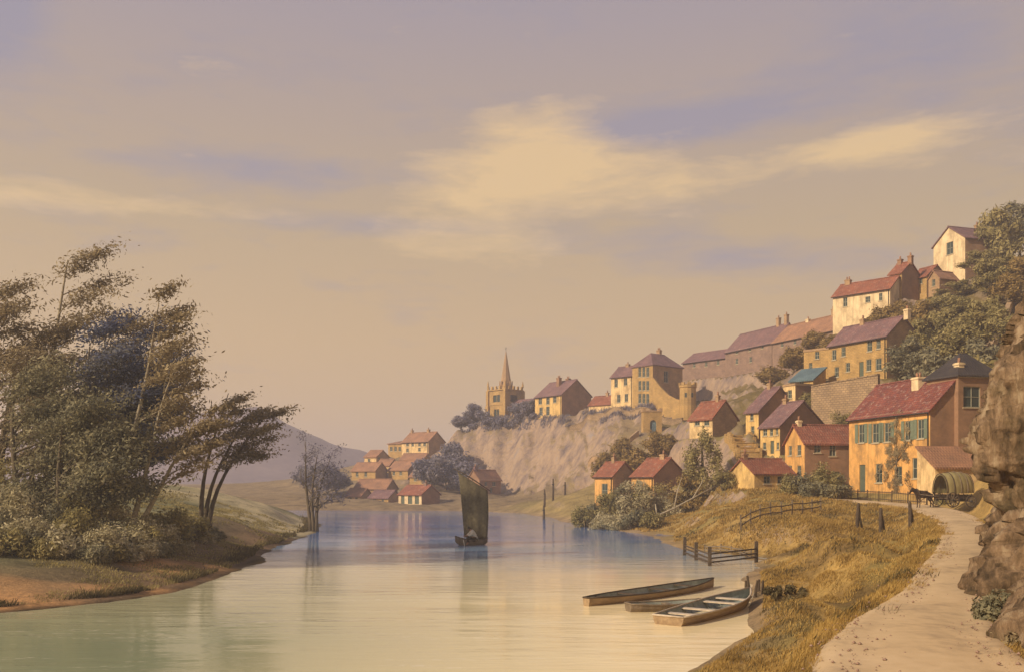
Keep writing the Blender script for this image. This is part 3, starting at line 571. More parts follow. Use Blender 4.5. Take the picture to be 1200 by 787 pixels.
# ground colours: grass, earth and sand where they lie
sR=sdist(P,PR); sL=sdist(P,PL); x,y=P.T
C=np.zeros((len(P),3)); C[:]=(.40,.26,.085)
def blend(mask,col):
    global C
    mask=np.clip(mask,0,1)[:,None]; C=C*(1-mask)+np.array(col)*mask
left=sL>0
nf=fbm(x,y,14,21,4)
blend(np.clip((y-70)/50,0,1)*(~left),(.30,.22,.09))
blend((nf>.12)*.6*(~left),(.2,.165,.055))
st_=fbm(x*.9+y*.55,y*.35-x*.25,2.2,51,4); blend(np.clip(st_*5-.2,0,1)*(~left)*(y<80)*(x<40)*.8,(.17,.105,.04))
blend(np.clip((y-150)/40,0,1)*(~left),(.25,.18,.10))
blend((x>30)*np.clip((ZZ-7)/8,0,1),(.15,.11,.04))
blend(np.clip(1-sR/2.5,0,1)*(sR>-3)*(y>25),(.30,.21,.12))
blend(left*1.,(.16,.155,.075)); blend(left*np.clip((y-72)/16,0,1)*np.clip(nf*2+.75,0,1),(.50,.41,.235))
dd=np.clip(1-(sL-2)/9,0,1)*(sL>-4)*(y<85)
blend(dd*left,(.21,.135,.075)); blend(dd*left*np.clip(fbm(x*.5,y,5,31,3)*3+.3,0,1)*(y<55),(.52,.28,.115))
blend(np.clip(1-np.abs(sL)/.8,0,1)*(y<120),(.05,.035,.022))
bd=np.clip(1-(y-170)/30,0,1)*np.clip((y-160)/6,0,1)*(x<10); blend(bd*.5,(.2,.14,.09))
blend((ZZ<-.05)*1.,(.22,.17,.1))
ca=ter.data.color_attributes.new('Col','FLOAT_COLOR','POINT'); ca.data.foreach_set('color',np.c_[C,np.ones(len(C))].astype(np.float32).ravel())
rk=((~left)&(y>60)&(ZZ>1.2)).astype(float); rk=np.where((x>30)&(y<150)&(ZZ>4),.35,rk); rk=np.where((x>26)&(y<105),0,rk)
ca=ter.data.color_attributes.new('Rock','FLOAT_COLOR','POINT'); ca.data.foreach_set('color',np.c_[rk,rk,rk,np.ones(len(C))].astype(np.float32).ravel())

# road sheet, a slightly cambered strip with wheel ruts
def smooth_path(pts,k=8):
    out=[]
    for i in range(len(pts)-1):
        p0,p1,p2,p3=[np.array(pts[max(0,min(len(pts)-1,j))],float) for j in (i-1,i,i+1,i+2)]
        for t in np.arange(k)/k: out.append(.5*((2*p1)+(p2-p0)*t+(2*p0-5*p1+4*p2-p3)*t*t+(3*p1-p0-3*p2+p3)*t**3))
    out.append(np.array(pts[-1],float)); return out
def road():
    pts=smooth_path([(*p,w) for p,w in zip(ROAD,RW)],10); n=15; V=[];Fc=[]
    for i,p in enumerate(pts):
        q=pts[min(i+1,len(pts)-1)]-pts[max(i-1,0)]; t=q[:2]/np.hypot(*q[:2]); nn=np.array([-t[1],t[0]])
        for j in range(n):
            u=j/(n-1)*2-1; e=(.14*noise.noise(Vector((p[0]*.6,p[1]*.6,u*3))) if abs(u)>.9 else 0)
            o=nn*(u*(p[3]/2+.1)+e); X,Y=p[0]+o[0],p[1]+o[1]
            z=p[2]+.05-.05*u*u-.055*math.exp(-((abs(u)-.5)/.10)**2)*(.6+.8*noise.noise(Vector((X*.7,Y*.7,5))))+.02*noise.noise(Vector((X*1.2,Y*1.2,0)))-(.12 if abs(u)==1 else 0)
            V.append((X,Y,z))
    for i in range(len(pts)-1):
        for j in range(n-1): Fc.append((i*n+j,i*n+j+1,(i+1)*n+j+1,(i+1)*n+j))
    o=fastmesh('road',V,np.array(Fc),M['road'],smooth=True); tag(o,kind='structure')
road()
# pebbles and clods lying on the road and verge
def pebbles():
    V=[];Fc=[]
    pts=smooth_path([(*p,w) for p,w in zip(ROAD,RW)],10)
    for k in range(1500):
        p=pts[int(rng.random()**1.4*(len(pts)-40))+20] if len(pts)>60 else pts[0]
        s_=rng.choice([-1,1])*(.5+.7*rng.random()); ang=rng.random()*6.28
        X=p[0]+s_*(p[3]/2)*.95+rng.normal()*.08; Y=p[1]+rng.normal()*.6; r_=.012+.03*rng.random()**3
        z=p[2]+.04; b0=len(V)
        for q in ((1,0,0),(0,1,0),(-1,0,0),(0,-1,0),(0,0,.8),(0,0,-.6)):
            V.append((X+q[0]*r_*(.7+.6*rng.random()),Y+q[1]*r_,z+q[2]*r_))
        Fc+=[(b0+a,b0+(a+1)%4,b0+4) for a in range(4)]+[(b0+(a+1)%4,b0+a,b0+5) for a in range(4)]
    tag(fastmesh('gravel',V,np.array(Fc),M['mauve']),'small loose stones scattered along the dirt road','gravel',kind='stuff')
pebbles()

# river
def river():
    m,nt,b=newmat('river_water'); tc=N(nt,'ShaderNodeTexCoord'); o=tc.outputs['Object']
    s=N(nt,'ShaderNodeSeparateXYZ'); nt.links.new(o,s.inputs[0])
    n0=N(nt,'ShaderNodeTexNoise',Scale=.035,Detail=4.0); nt.links.new(scaled(nt,o,(.6,1.6,1)),n0.inputs['Vector'])
    # pale silt near, blue beyond; sky reflection painted into the brightened near tone
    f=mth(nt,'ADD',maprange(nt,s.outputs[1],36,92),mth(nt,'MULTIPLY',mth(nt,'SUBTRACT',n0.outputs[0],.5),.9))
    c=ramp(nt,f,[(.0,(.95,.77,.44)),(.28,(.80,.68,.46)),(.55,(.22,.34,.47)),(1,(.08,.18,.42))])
    wl=mth(nt,'MULTIPLY',maprange(nt,s.outputs[0],4,-10),maprange(nt,s.outputs[1],75,30)); col=mixc(nt,mth(nt,'MULTIPLY',wl,.9),c.outputs[0],(.20,.25,.15))  # green reflection of the left bank trees, painted into the water colour
    w1=N(nt,'ShaderNodeTexNoise',Scale=1.0,Detail=4.0,Roughness=.5); nt.links.new(scaled(nt,o,(.35,1.5,1)),w1.inputs['Vector'])
    w2=N(nt,'ShaderNodeTexNoise',Scale=4.0,Detail=3.0); nt.links.new(scaled(nt,o,(.4,1.3,1)),w2.inputs['Vector'])
    # thin pale wave glints painted into the base colour
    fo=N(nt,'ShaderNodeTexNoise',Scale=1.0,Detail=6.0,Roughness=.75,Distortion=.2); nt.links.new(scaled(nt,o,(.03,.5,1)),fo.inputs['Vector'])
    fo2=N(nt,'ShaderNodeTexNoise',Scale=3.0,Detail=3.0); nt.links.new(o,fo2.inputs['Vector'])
    glint=mth(nt,'MULTIPLY',maprange(nt,mth(nt,'ABSOLUTE',mth(nt,'SUBTRACT',fo.outputs[0],.56)),.011,.0),maprange(nt,fo2.outputs[0],.45,.6))
    col=mixc(nt,mth(nt,'MULTIPLY',glint,.6),col,(.85,.78,.62))
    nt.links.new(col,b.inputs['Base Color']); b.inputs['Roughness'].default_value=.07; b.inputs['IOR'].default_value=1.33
    w3=N(nt,'ShaderNodeTexNoise',Scale=.5,Detail=3.0,Distortion=.4); nt.links.new(scaled(nt,o,(.5,1.0,1)),w3.inputs['Vector'])
    pa=N(nt,'ShaderNodeTexNoise',Scale=.09,Detail=3.0); nt.links.new(scaled(nt,o,(.4,1.2,1)),pa.inputs['Vector'])
    hh=mth(nt,'MULTIPLY',mth(nt,'ADD',mth(nt,'ADD',w1.outputs[0],w3.outputs[0]),mth(nt,'MULTIPLY',w2.outputs[0],.25)),maprange(nt,pa.outputs[0],.38,.62,.25,1.0)); bump(nt,b,hh,.42,.08)
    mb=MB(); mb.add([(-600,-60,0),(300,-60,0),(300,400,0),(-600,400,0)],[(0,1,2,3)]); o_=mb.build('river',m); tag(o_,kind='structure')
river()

# distant hill
def hill():
    V=[];nx_,ny_=90,40
    for j in range(ny_):
        for i in range(nx_):
            X=-420+i*5.0; Y=480+j*8.0
            e=lambda cx,cy,sx,sy,h:h*math.exp(-((X-cx)/sx)**2-((Y-cy)/sy)**2)
            ridge=max(0,54-abs(X+166)*.52) if X>-166 else max(0,54-abs(X+166)*.2)
            prof=math.exp(-((Y-610)/85)**2)
            z=ridge*prof+e(-300,620,90,70,16)+5*noise.fractal(Vector((X*.02,Y*.02,3)),1,2,4)*prof+e(-90,640,40,60,10)-2
            V.append((X,Y,z))
    Fc=[(j*nx_+i,j*nx_+i+1,(j+1)*nx_+i+1,(j+1)*nx_+i) for j in range(ny_-1) for i in range(nx_-1)]
    tag(fastmesh('hill',V,np.array(Fc),noisy('hill_heath',(.15,.12,.15),(.24,.19,.20),.03,.95),smooth=True),kind='structure')
hill()
# ---------------------------------------------------------------- trees and bushes
def leafcloud(C,S,n,ls,wind=(0,0,0),g=None,flat=.6):
    """leaf-sized faces spread through clumps: C centres, S radii, n per clump"""
    g=g or rng; C=np.asarray(C,float); S=np.asarray(S,float); k=len(C)*n
    cen=np.repeat(C,n,0); rad=np.repeat(S,n)[:,None]
    d=g.normal(size=(k,3)); d/=np.linalg.norm(d,axis=1)[:,None]; d*=g.random((k,1))**.45
    d[:,2]*=flat; w=np.array(wind); p=cen+d*rad+w*rad*(g.random((k,1))*1.2-.3)
    if abs(w[0])>.3: t_=g.normal(size=(k,1))*.85*abs(w[0]); p=p+rad*t_*np.array([1,0,.42])
    nn=d/np.linalg.norm(d,axis=1)[:,None]+g.normal(size=(k,3))*.55+np.array([0,0,.25]); nn/=np.linalg.norm(nn,axis=1)[:,None]
    a=g.normal(size=(k,3))+w*1.6; a-=nn*(a*nn).sum(1)[:,None]; a/=np.linalg.norm(a,axis=1)[:,None]+1e-9; b=np.cross(nn,a)
    s=ls*(.6+.8*g.random((k,1)))
    V=np.stack([p-a*s,p+b*s*.38,p+a*s,p-b*s*.38],1).reshape(-1,3)
    return V,np.arange(k*4).reshape(-1,4)
def grow(seed,h,r0,lean,spread,wind,limbs=9,t0=.3,sub=4,up=.7,forks=1,droop=0.):
    """tapered trunk(s) with limbs and twigs; returns the wood and the places where leaves hang"""
    g=random.Random(seed); mb=MB(); tips=[]
    for fk in range(forks):
        lx,ly=lean; 
        if forks>1: lx+=(fk-(forks-1)/2)*.22*h/forks*1.2; ly+=g.uniform(-.05,.05)*h
        pts=[];rad=[];n=9; ht=h*(.86 if fk==0 else g.uniform(.6,.8)); ox=(fk-(forks-1)/2)*r0*1.3
        for i in range(n):
            t=i/(n-1); pts.append(Vector((ox+lx*t**1.5+math.sin(t*5+seed)*.018*h,ly*t**1.3+math.cos(t*4+seed*2)*.018*h,t*ht-.3*(i==0)))); rad.append(r0*(1-.86*t)*(1.35 if i==0 else 1))
        mb.tube(pts,rad,9)
        for k in range(limbs):
            t=t0+(1-t0)*(k+g.random())/limbs; i=min(n-2,int(t*(n-1))); q=t*(n-1)-i; b=pts[i].lerp(pts[i+1],q); rr=(rad[i]*(1-q)+rad[i+1]*q)*.55
            th=k*2.4+g.uniform(-.5,.5)+seed; L=spread*(1.05-.6*(t-t0)/(1-t0))*g.uniform(.7,1.15)
            d=Vector((math.cos(th)+wind[0]*.9,math.sin(th)*.85,up*g.uniform(.6,1.3))).normalized()
            lp=[b]; lr=[rr]; p=b.copy()
            for s in range(1,6):
                d=(d+Vector((wind[0]*.22,wind[1]*.2,-.05-droop*.35+g.uniform(-.08,.12)))+Vector((g.uniform(-.16,.16),g.uniform(-.16,.16),0))).normalized()
                p=p+d*L/5; lp.append(p.copy()); lr.append(rr*(1-s/5.6))
            mb.tube(lp,lr,6,cap=False)
            for s in range(sub):
                a=lp[2+int(g.random()*3.99)] if s else lp[-1]
                e=(d+Vector((g.uniform(-.9,.9)+wind[0]*.7,g.uniform(-.9,.9),g.uniform(-.2,.9)-droop))).normalized(); tl=L*g.uniform(.25,.5)
                m_=a+e*tl*.5+Vector((0,0,.04*tl)); z_=a+e*tl
                mb.tube([a,m_,z_],[rr*.3,rr*.2,rr*.06],4,cap=False); tips+= [m_,z_,a.lerp(m_,.6)]
    tips+=[pts[-1],pts[-2],pts[-1].lerp(pts[-2],.5),pts[-3]]
    return mb,tips
def tree(name,label,loc,seed,h,r0,lean,spread,wind,leaf,bark='bark',limbs=9,sub=4,nleaf=22,ls=.2,clump=.8,t0=.3,up=.7,forks=1,droop=0,group=None,cat='tree',flat=.55,rz=0):
    r=thing(name,label,cat,loc,rz,group); mb,tips=grow(seed,h,r0,lean,spread,wind,limbs,t0,sub,up,forks,droop)
    mb.build('trunk',M[bark],r)
    if nleaf:
        g=np.random.default_rng(seed); C=np.array([tuple(t) for t in tips]); S=clump*(.55+.8*g.random(len(C)))
        V,Fc=leafcloud(C,S,nleaf,ls,(wind[0]*.8,wind[1]*.8,.12 if wind[0] else 0),g,flat); fastmesh('crown',V,Fc,M[leaf],r)
    return r
def bush(name,label,loc,seed,w,h,leaf,n=1500,ls=.12,group=None,cat='bush',lumps=14,stalk='bark'):
    r=thing(name,label,cat,loc,0,group); g=np.random.default_rng(seed); C=[];S=[]
    mb=MB()
    for k in range(lumps):
        a=g.random()*6.28; q=math.sqrt(g.random())*.8; z=h*(.2+.65*g.random()*(1-q*q*.8)); X=math.cos(a)*q*w/2; Y=math.sin(a)*q*w/2*.8
        C.append((X,Y,z)); S.append((.16+.12*g.random())*min(w,h*1.6)); mb.tube([(X*.2,Y*.2,-.2),(X*.6,Y*.6,z*.5),(X,Y,z)],[.05*h/2,.035*h/2,.012],5,cap=False)
    mb.build('stem',M[stalk],r); V,Fc=leafcloud(C,S,max(4,n//lumps),ls,(0,0,0),g,.85); V[:,2]=np.abs(V[:,2]); fastmesh('foliage',V,Fc,M[leaf],r)
    return r
def gp(px,d,dz=0): x_,y_=G(px,d); return (x_,y_,gz(x_,y_)+dz)
wd=(.95,0)
# left bank wood: (label, px, depth, seed, height, r0, lean, spread, leaf, bark, forks, limbs)
LT=[('dense dark leaved tree at the far left edge of the river bank',-12,60,1,16.5,.34,(1.0,0),4.6,'leaf_brown','bark',2,13,70,1.05),
    ('tallest wind blown tree with forked pale trunk in the left bank wood',56,62,2,20.6,.30,(2.2,0),4.4,'leaf_brown','palebark',2,13,48,.95),
    ('dark blue green tree with dense low crown in the middle of the left bank wood',95,57,3,13.2,.30,(1.6,0),4.2,'leaf_blue','bark',2,14,70,1.0),
    ('dusky blue green tree behind the middle of the left bank wood',118,66,4,15.2,.28,(2.2,0),4.0,'leaf_blue','bark',1,12,60,.95),
    ('wind blown tree with straight pale edged trunk, its top bending right',131,55,5,16.4,.22,(2.9,0),2.6,'leaf_brown','palebark',1,11,30,.62),
    ('tree with two bent silvery trunks leaning right over the bushes',151,54,6,12.2,.19,(3.8,0),2.3,'leaf_brown','palebark',2,10,26,.58),
    ('olive tree filling the left edge above the undergrowth',22,55,7,10.5,.26,(.8,0),4.4,'leaf_dark','bark',2,12,60,1.0),
    ('short thick leaved tree low in the left bank wood',72,53,8,8.2,.22,(.8,0),3.8,'leaf_dark','bark',2,11,60,.95),
    ('multi stemmed wind blown tree standing at the edge of the meadow',238,68,9,11.8,.2,(3.0,0),2.4,'leaf_brown','bark',3,8,24,.6)]
for lb,px,d,sd,h,r0,ln,sp,lf,bk,fk,lm,nl,cl in LT:
    tree('broadleaf_tree',lb,gp(px,d,-.1),sd,h,r0,ln,sp,wd,lf,bk,lm,5,int(nl*(.8 if sd<5 or sd>6 else .75)),.125,cl,.2 if sd not in(5,6,9) else .46,1.15,fk,0,'trees of the left bank wood',flat=.5)
tree('waterside_tree','thin sparse leaved tree at the tip of the left bank meadow',gp(366,98,-.1),21,11.0,.22,(.5,0),2.9,(.4,0),'leaf_mauve','bark',9,6,4,.12,.75,.12,1.0,3,0)
# undergrowth of the left bank
lb=['pale sage bush','dull olive bush','grey green bush','straw coloured bush']
bl=['leaf_pale','leaf_dark','leaf_olive','leaf_pale']
US=[(-15,50,3.2,2.8,1),(14,51,3.6,3.4,0),(40,49,3.0,2.2,3),(62,51,3.2,2.6,1),(80,48.5,3.0,1.9,0),(98,50,3.4,2.7,2),(120,49,2.8,1.9,0),(140,51.5,3.0,2.2,1),(158,51,2.6,1.7,3),(176,54,3.2,2.6,0),(192,57,3.4,3.4,2),(206,59,2.6,2.0,1),(222,62,2.8,2.0,2),(250,66,1.6,1.0,1),(5,56,4.5,4.8,2),(46,57,4.5,4.6,1),(105,58,4.4,4.8,2),(74,60,4.0,4.2,1)]
US+=[(28,48,2.4,1.5,1),(52,47.5,2.2,1.3,2),(110,48,2.2,1.2,1),(131,49,1.9,1.1,2),(150,50,2.0,1.2,0),(186,53.5,1.9,1.1,1),(68,54,3.6,3.4,0),(88,53,3.2,3.2,2),(125,54,3.2,3.0,0),(20,53,3.6,4.0,1),(-8,47,3,1.8,2),(165,53,2.4,1.9,2),(212,58,1.6,1.0,0),(240,63,1.5,.9,0)]
where=['at the far left edge','under the olive tree at the left edge','in front of the forked pale trunk','below the tallest tree','at the front below the short dark tree','under the dark blue green tree','at the front left of the straight trunk','at the foot of the straight pale edged trunk','between the straight trunk and the two bent trunks','right of the two bent trunks','in the gap left of the multi stemmed tree','low in the gap left of the multi stemmed tree','at the left foot of the multi stemmed tree','at the right foot of the multi stemmed tree','tall, behind the front bushes at the left edge','tall, behind the bushes below the tallest tree','tall, behind the bushes of the middle wood','tall, right behind the tallest tree']
where+=['lowest of the front row near the left edge','small, in the front row below the tallest tree','small, in front of the dark blue green tree','small, left of the straight trunk','small, right of the straight trunk','small, on the bank right of the bent trunks','wide, in the second row below the tallest tree','wide, in the second row by the dark blue green tree','wide, just behind the straight trunk','wide, in the second row at the left edge','nearest the water at the far left edge','just right of the bent trunks','small, left of the meadow on the bank','small, in front of the multi stemmed tree']
for k,(px,d,w,h,c) in enumerate(US):
    bush('bush','%s %s'%(lb[c],where[k]),gp(px,d,-.1),100+k,w,h,bl[c],int(1500+w*h*130),.11,'undergrowth of the left bank',lumps=16)
# hillside trees of the right bank: prototypes shared by copies
def proto(leaf,seed,h,spread,ls=.34,n=42,limbs=11,clump=1.25,forks=1,t0=.16):
    return tree('hill_tree','x',(0,0,0),seed,h,.24,(.3,0),spread,(0,0),leaf,'bark',limbs,4,n,ls,clump,t0,.8,forks,0,None,'tree',.8)
PT=[proto('leaf_olive',31,9,3.6),proto('leaf_olive',32,8,3.9,forks=2),proto('leaf_ochre',33,7,3.2),proto('leaf_dark',34,9,3.4),proto('leaf_ochre',35,6,3.4,forks=2),proto('leaf_mauve',36,7,3.0),proto('leaf_mauve',37,6,3.4,forks=2)]
usedp=set()
def put_tree(k,label,px,d,s,rz,group,name='hill_tree',sz=None):
    p=PT[k]
    if k in usedp:
        r=p.copy(); COL.objects.link(r)
        for ch in p.children:
            c=ch.copy(); COL.objects.link(c); c.parent=r
    else: r=p; usedp.add(k)
    r.name=name; r.location=gp(px,d,-.15); r.rotation_euler=(0,0,rz); r.scale=(s,s,sz or s); r['label']=label; r['category']='tree'; r['group']=group
HT=[(0,'large olive tree beside the tall tower house, its crown against the sky',1166,160,245),
 (3,'dark tree at the right edge of the hilltop, highest crown of all',1196,166,238),
 (0,'olive tree just right of the tower house wall',1150,152,292),
 (1,'broad olive tree below the large hilltop tree',1178,146,300),
 (0,'olive tree under the tower house',1122,146,342),
 (1,'low round tree under the small rust roofed house',1098,143,345),
 (2,'ochre tree directly under the twin chimney house',1056,146,352),
 (4,'ochre scrub tree under the right end of the long pale house',1034,146,362),
 (0,'olive tree right of the slate roofed house gable',1068,130,374),
 (1,'olive tree on the steep slope above the ochre house chimney',1082,122,388),
 (3,'dark green tree between the slate roofed house and the ochre house roof',1064,120,398),
 (0,'olive tree in the middle of the wooded slope',1104,132,362),
 (1,'pale olive tree on the upper middle of the wooded slope',1128,136,347),
 (0,'tree above the dark slate wing of the ochre house',1122,120,380),
 (3,'dark tree at the foot of the wooded slope, right of the slate wing',1150,112,397),
 (1,'tree on the slope left of the tall crag',1150,126,350),
 (0,'tree half hidden by the tall crag, low on the slope',1176,116,370),
 (2,'ochre tree at the right of the wooded slope',1182,132,320),
 (4,'ochre tree under the twin chimney house, left of the wooded slope',1072,140,356),
 (2,'ochre green tree behind the slate roofed house ridge',1020,139,374),
 (0,'upright olive tree left of the crag top',1160,138,302),
 (1,'wide tree on the slope under the tower house',1112,141,346),
 (3,'dark tree right above the ochre house ridge',1096,114,408),
 (4,'ochre tree at the right edge, behind the crag top',1200,140,300),
 (1,'olive tree low behind the slate wing',1134,106,420)]
for k,l,px,d,top in HT:
    x_,y_=G(px,d); hh=CH-(top-HY)/F*d-gz(x_,y_); sz=max(.3,min(1.9,hh/(9.6,8.6,7.6,9.6,6.5)[k])); put_tree(k,l,px,d,max(.75,min(sz,1.25)),px*.7,'trees on the wooded hillside',sz=sz)
for i,(k,l,px,d,s,sz) in enumerate([(4,'ochre shrubby tree on the ridge slope, left of the upper yellow cottage',930,152,.7,.6),(2,'ochre shrubby tree right under the long dark red terrace',955,156,.75,.6),(4,'brownish shrubby tree under the left of the long dark red terrace',908,162,.8,.6),(2,'ochre tree at the left foot of the long pale house',972,146,.6,.55),
   (2,'golden brown tree behind the left riverside cottage',712,152,.8,.7),(4,'golden brown tree behind the right riverside cottage',748,150,.9,.75),(2,'golden tree between and above the two riverside cottages',730,158,.8,.8),(4,'brown tree at the gable of the right riverside cottage',775,148,.7,.7)]):
    put_tree(k,l,px,d,s,px*.9,'ochre trees among the houses',sz=sz)
MT=[(5,'mauve leaved tree left of the church tower',556,240,.9,.9),(6,'low mauve tree at the left end of the church plateau',540,236,.7,.55),(5,'mauve tree at the right foot of the church tower',609,236,.8,.6),(6,'mauve tree between church and clifftop house',622,226,.7,.5),
 (5,'large mauve tree left of the sail at the cliff foot',522,212,1.0,1.0),(6,'mauve tree beside the shore cottage gable',507,204,1.1,1.1),(5,'mauve tree above the shore cottage',512,216,.8,.8),(6,'mauve tree left of the mauve roofed brick house',540,208,1.2,1.1),(5,'mauve tree just above the sail yard',532,218,1.2,1.3),(6,'bluish tree low behind the mast top of the sailing boat',546,203,.8,.7),
 (5,'bluish tree at the left end of the far shore village',384,195,1.0,.9),(6,'bluish tree left of the long low village house',394,205,.8,.7),(5,'mauve bank tree at the very left of the far shore',366,200,1.1,.9)]
for k,l,px,d,s,sz in MT: put_tree(k,l,px,d,s,px*.8,'mauve trees below the church and along the far shore',sz=sz)
for i,px in enumerate(range(556,668,9)):
    d=233-(px-556)*.13; c=['left of','in front of','right of'][0 if px<570 else 1 if px<592 else 2]
    bush('hedge_bush','%s bluish clifftop bush, %s'%('small' if i%2 else 'rounded',['just left of the church','at the left church corner','below the church window','below the right church corner','first right of the church','second right of the church','third right of the church','midway between church and clifftop house','left of the clifftop house','at the left corner of the clifftop house','below the middle of the clifftop house front','below the right end of the clifftop house front','below the gable of the clifftop house'][i]),gp(px,d,-.2),300+i,3.4+(i%3)*.6,2.0+(i*7%4)*.5,'leaf_mauve',700,.3,'clifftop bushes',lumps=8)
# bushes in front of the river cottages and on the point
BS=[(962,119,3.0,2.4,3,'straw coloured scrub at the foot of the high retaining wall, left'),(985,117,3.2,2.6,2,'olive scrub at the foot of the high retaining wall, right'),(948,122,2.6,2.2,2,'olive scrub left of the high retaining wall'),(686,108,3.2,2.2,2,'low olive bush at the very tip of the wooded point'),(699,109,3.4,3.2,1,'dark bush on the point below the left riverside cottage'),(713,107,3.6,3.4,2,'olive bush under the window of the left riverside cottage'),(728,107,3.2,3.8,1,'dark rounded bush between the two riverside cottages'),(744,106,4.0,4.4,0,'large pale green bush before the right riverside cottage'),(762,107,4.0,4.0,2,'olive bush under the gable of the right riverside cottage'),(779,107,3.8,3.2,0,'pale bush right of the riverside cottages'),(722,101,2.8,1.8,0,'small pale bush at the waterline of the point'),(742,99,3.0,2.0,1,'dark bush at the waterline, middle of the point'),(762,98,2.8,1.8,2,'small olive bush at the right end of the point waterline'),(708,103,2.6,1.8,3,'straw coloured bush at the left of the point waterline'),
 (946,97,4.0,2.8,1,'dark green bush left of the roadside posts'),(965,95,4.0,3.0,2,'large olive bush in front of the gabled house'),(983,94,3.0,2.3,1,'dark bush at the left corner of the ochre house'),(927,97,3.2,1.6,2,'low bush right of the long low cottage'),(956,90,2.8,1.4,1,'small dark bush in front of the large olive bush'),(850,104,2.6,2.2,2,'bush left of the long low cottage'),(1105,85.3,1.4,.8,2,'small tuft of weeds by the cart shed corner')]
for k,(px,d,w,h,c,l) in enumerate(BS):
    bush('bush',l,gp(px,d,-.1),400+k,w*1.1,h*1.3,bl[c],int(1400+w*h*110),.15,'bushes of the right bank',lumps=14)
tree('weeping_tree','drooping olive tree with feathery crown on the bluff below the small red roofed house',gp(822,113,-.2),51,10.2,.3,(.4,0),3.4,(.0,0),'leaf_olive','bark',17,5,26,.2,.85,.1,.25,1,.9,flat=1.5)
tree('drooping_shrub','straw coloured spreading shrub tree at the left foot of the bluff',gp(797,112,-.2),52,4.6,.18,(1.2,0),2.4,(.3,0),'leaf_ochre','palebark',8,4,20,.2,.8,.2,.5,2,.2)
# leaning bare pale limb
def limb():
    a=Vector(gp(757,99,-.1)); r=thing('fallen_branch','long bare pale branch leaning up to the right from the point bushes','branch',a)
    def T(px,py,d): return W(px,py,d)-a
    m=MB(); m.tube([T(748,618,99),T(770,604,100),T(790,595,101),T(812,583,102),T(838,569,103)],[.16,.13,.11,.08,.03],7)
    m.build('bough',M['palebark'],r)
    for q in ([(790,595,101),(794,575,101.5),(799,558,102)],[(812,583,102),(822,566,103),(826,556,103)],[(770,604,100),(768,590,100.5)]):
        m=MB(); m.tube([T(*p) for p in q],[.09,.06,.02][:len(q)],6); m.build('twig',M['palebark'],r)
limb()
# creeper on the ochre house front
def creeper():
    r_,own,Wd,he,zb=OCHRE; a=Vector((own.translation.x,own.translation.y)); ux=own.to_3x3()@Vector((1,0,0))
    r=thing('climbing_plant','brown green creeper climbing the front of the large ochre house','plant',own.translation,r_.rotation_euler.z)
    C=[];S=[];m=MB()
    for (px,py,s) in [(1052,578,.5),(1050,560,.6),(1046,545,.7),(1052,535,.8),(1044,528,.7),(1056,522,.7),(1050,512,.7),(1048,500,.55),(1052,488,.4),(1040,540,.5),(1062,530,.5),(1038,555,.5),(1066,520,.35),(1060,560,.4)]:
        u,z=isect(px,py,(a.x,a.y),(ux.x,ux.y)); C.append((u,-.14,z-zb)); S.append(s*.8)
    m.tube([(C[0][0],-.08,-.2)]+[(c[0],-.07,c[2]) for c in (C[0],C[1],C[3],C[6],C[8])],[.09,.08,.07,.05,.04,.02],6)
    for i in (2,4,5,9,10,11,12): m.tube([(C[3][0],-.07,C[3][2]-.4),(C[i][0],-.07,C[i][2])],[.04,.015],5)
    m.build('stem',M['bark'],r); g2=np.random.default_rng(5); C=np.repeat(np.array(C),5,0)+g2.normal(size=(len(C)*5,3))*np.array([.55,0,.6]); S=.25+.35*g2.random(len(C)); V,Fc=leafcloud(C,S,60,.12,g=g2,flat=1.2); V[:,1]=np.minimum(-.14+(V[:,1]+.14)*.22,-.02); fastmesh('foliage',V,Fc,M['leaf_brown'],r)
creeper()

# ---------------------------------------------------------------- walls, stairs, fences
def drywall(name,label,pts,h,th,mat,cop=True,cat='wall',step=1.2,sink=.6,tops=None):
    """pts: (px, depth); wall follows the ground"""
    P_=[Vector((*G(*p),0)) for p in pts]; r=thing(name,label,cat,(P_[0].x,P_[0].y,gz(P_[0].x,P_[0].y))); m=MB(); c=MB()
    for a,b in zip(P_[:-1],P_[1:]):
        L=(b-a).length; n=max(1,int(L/step)); t=(b-a)/L; nn=Vector((-t.y,t.x,0))*th/2
        for i in range(n):
            p=a+t*(L*i/n)-r.location*Vector((1,1,0)).x*0; q=a+t*(L*(i+1)/n)
            z0=gz(p.x,p.y); z1=gz(q.x,q.y); o=Vector(r.location)
            if tops: f0=(p-P_[0]).length/(P_[-1]-P_[0]).length; f1=(q-P_[0]).length/(P_[-1]-P_[0]).length; z0=tops[0]+(tops[1]-tops[0])*f0-h; z1=tops[0]+(tops[1]-tops[0])*f1-h
            hh=h+.08*math.sin(i*2.3)
            def K(pt,z): return (pt.x-o.x,pt.y-o.y,z-o.z)
            m.add([K(p-nn,z0-sink),K(q-nn,z1-sink),K(q+nn,z1-sink),K(p+nn,z0-sink),K(p-nn,z0+h),K(q-nn,z1+h),K(q+nn,z1+h),K(p+nn,z0+h)],[(0,1,5,4),(1,2,6,5),(2,3,7,6),(3,0,4,7),(4,5,6,7)])
            if cop:
                n2=nn*1.3; e=t*.03; k=.16+.05*random.random()
                c.add([K(p-n2+e,z0+h+.01),K(q-n2-e,z1+h+.01),K(q+n2-e,z1+h+.01),K(p+n2+e,z0+h+.01),K(p-n2+e,z0+h+k),K(q-n2-e,z1+h+k),K(q+n2-e,z1+h+k),K(p+n2+e,z0+h+k)],[(0,1,5,4),(1,2,6,5),(2,3,7,6),(3,0,4,7),(4,5,6,7)])
    m.build('stonework',M[mat],r)
    if cop: c.build('coping',M['rubble'],r)
    return r
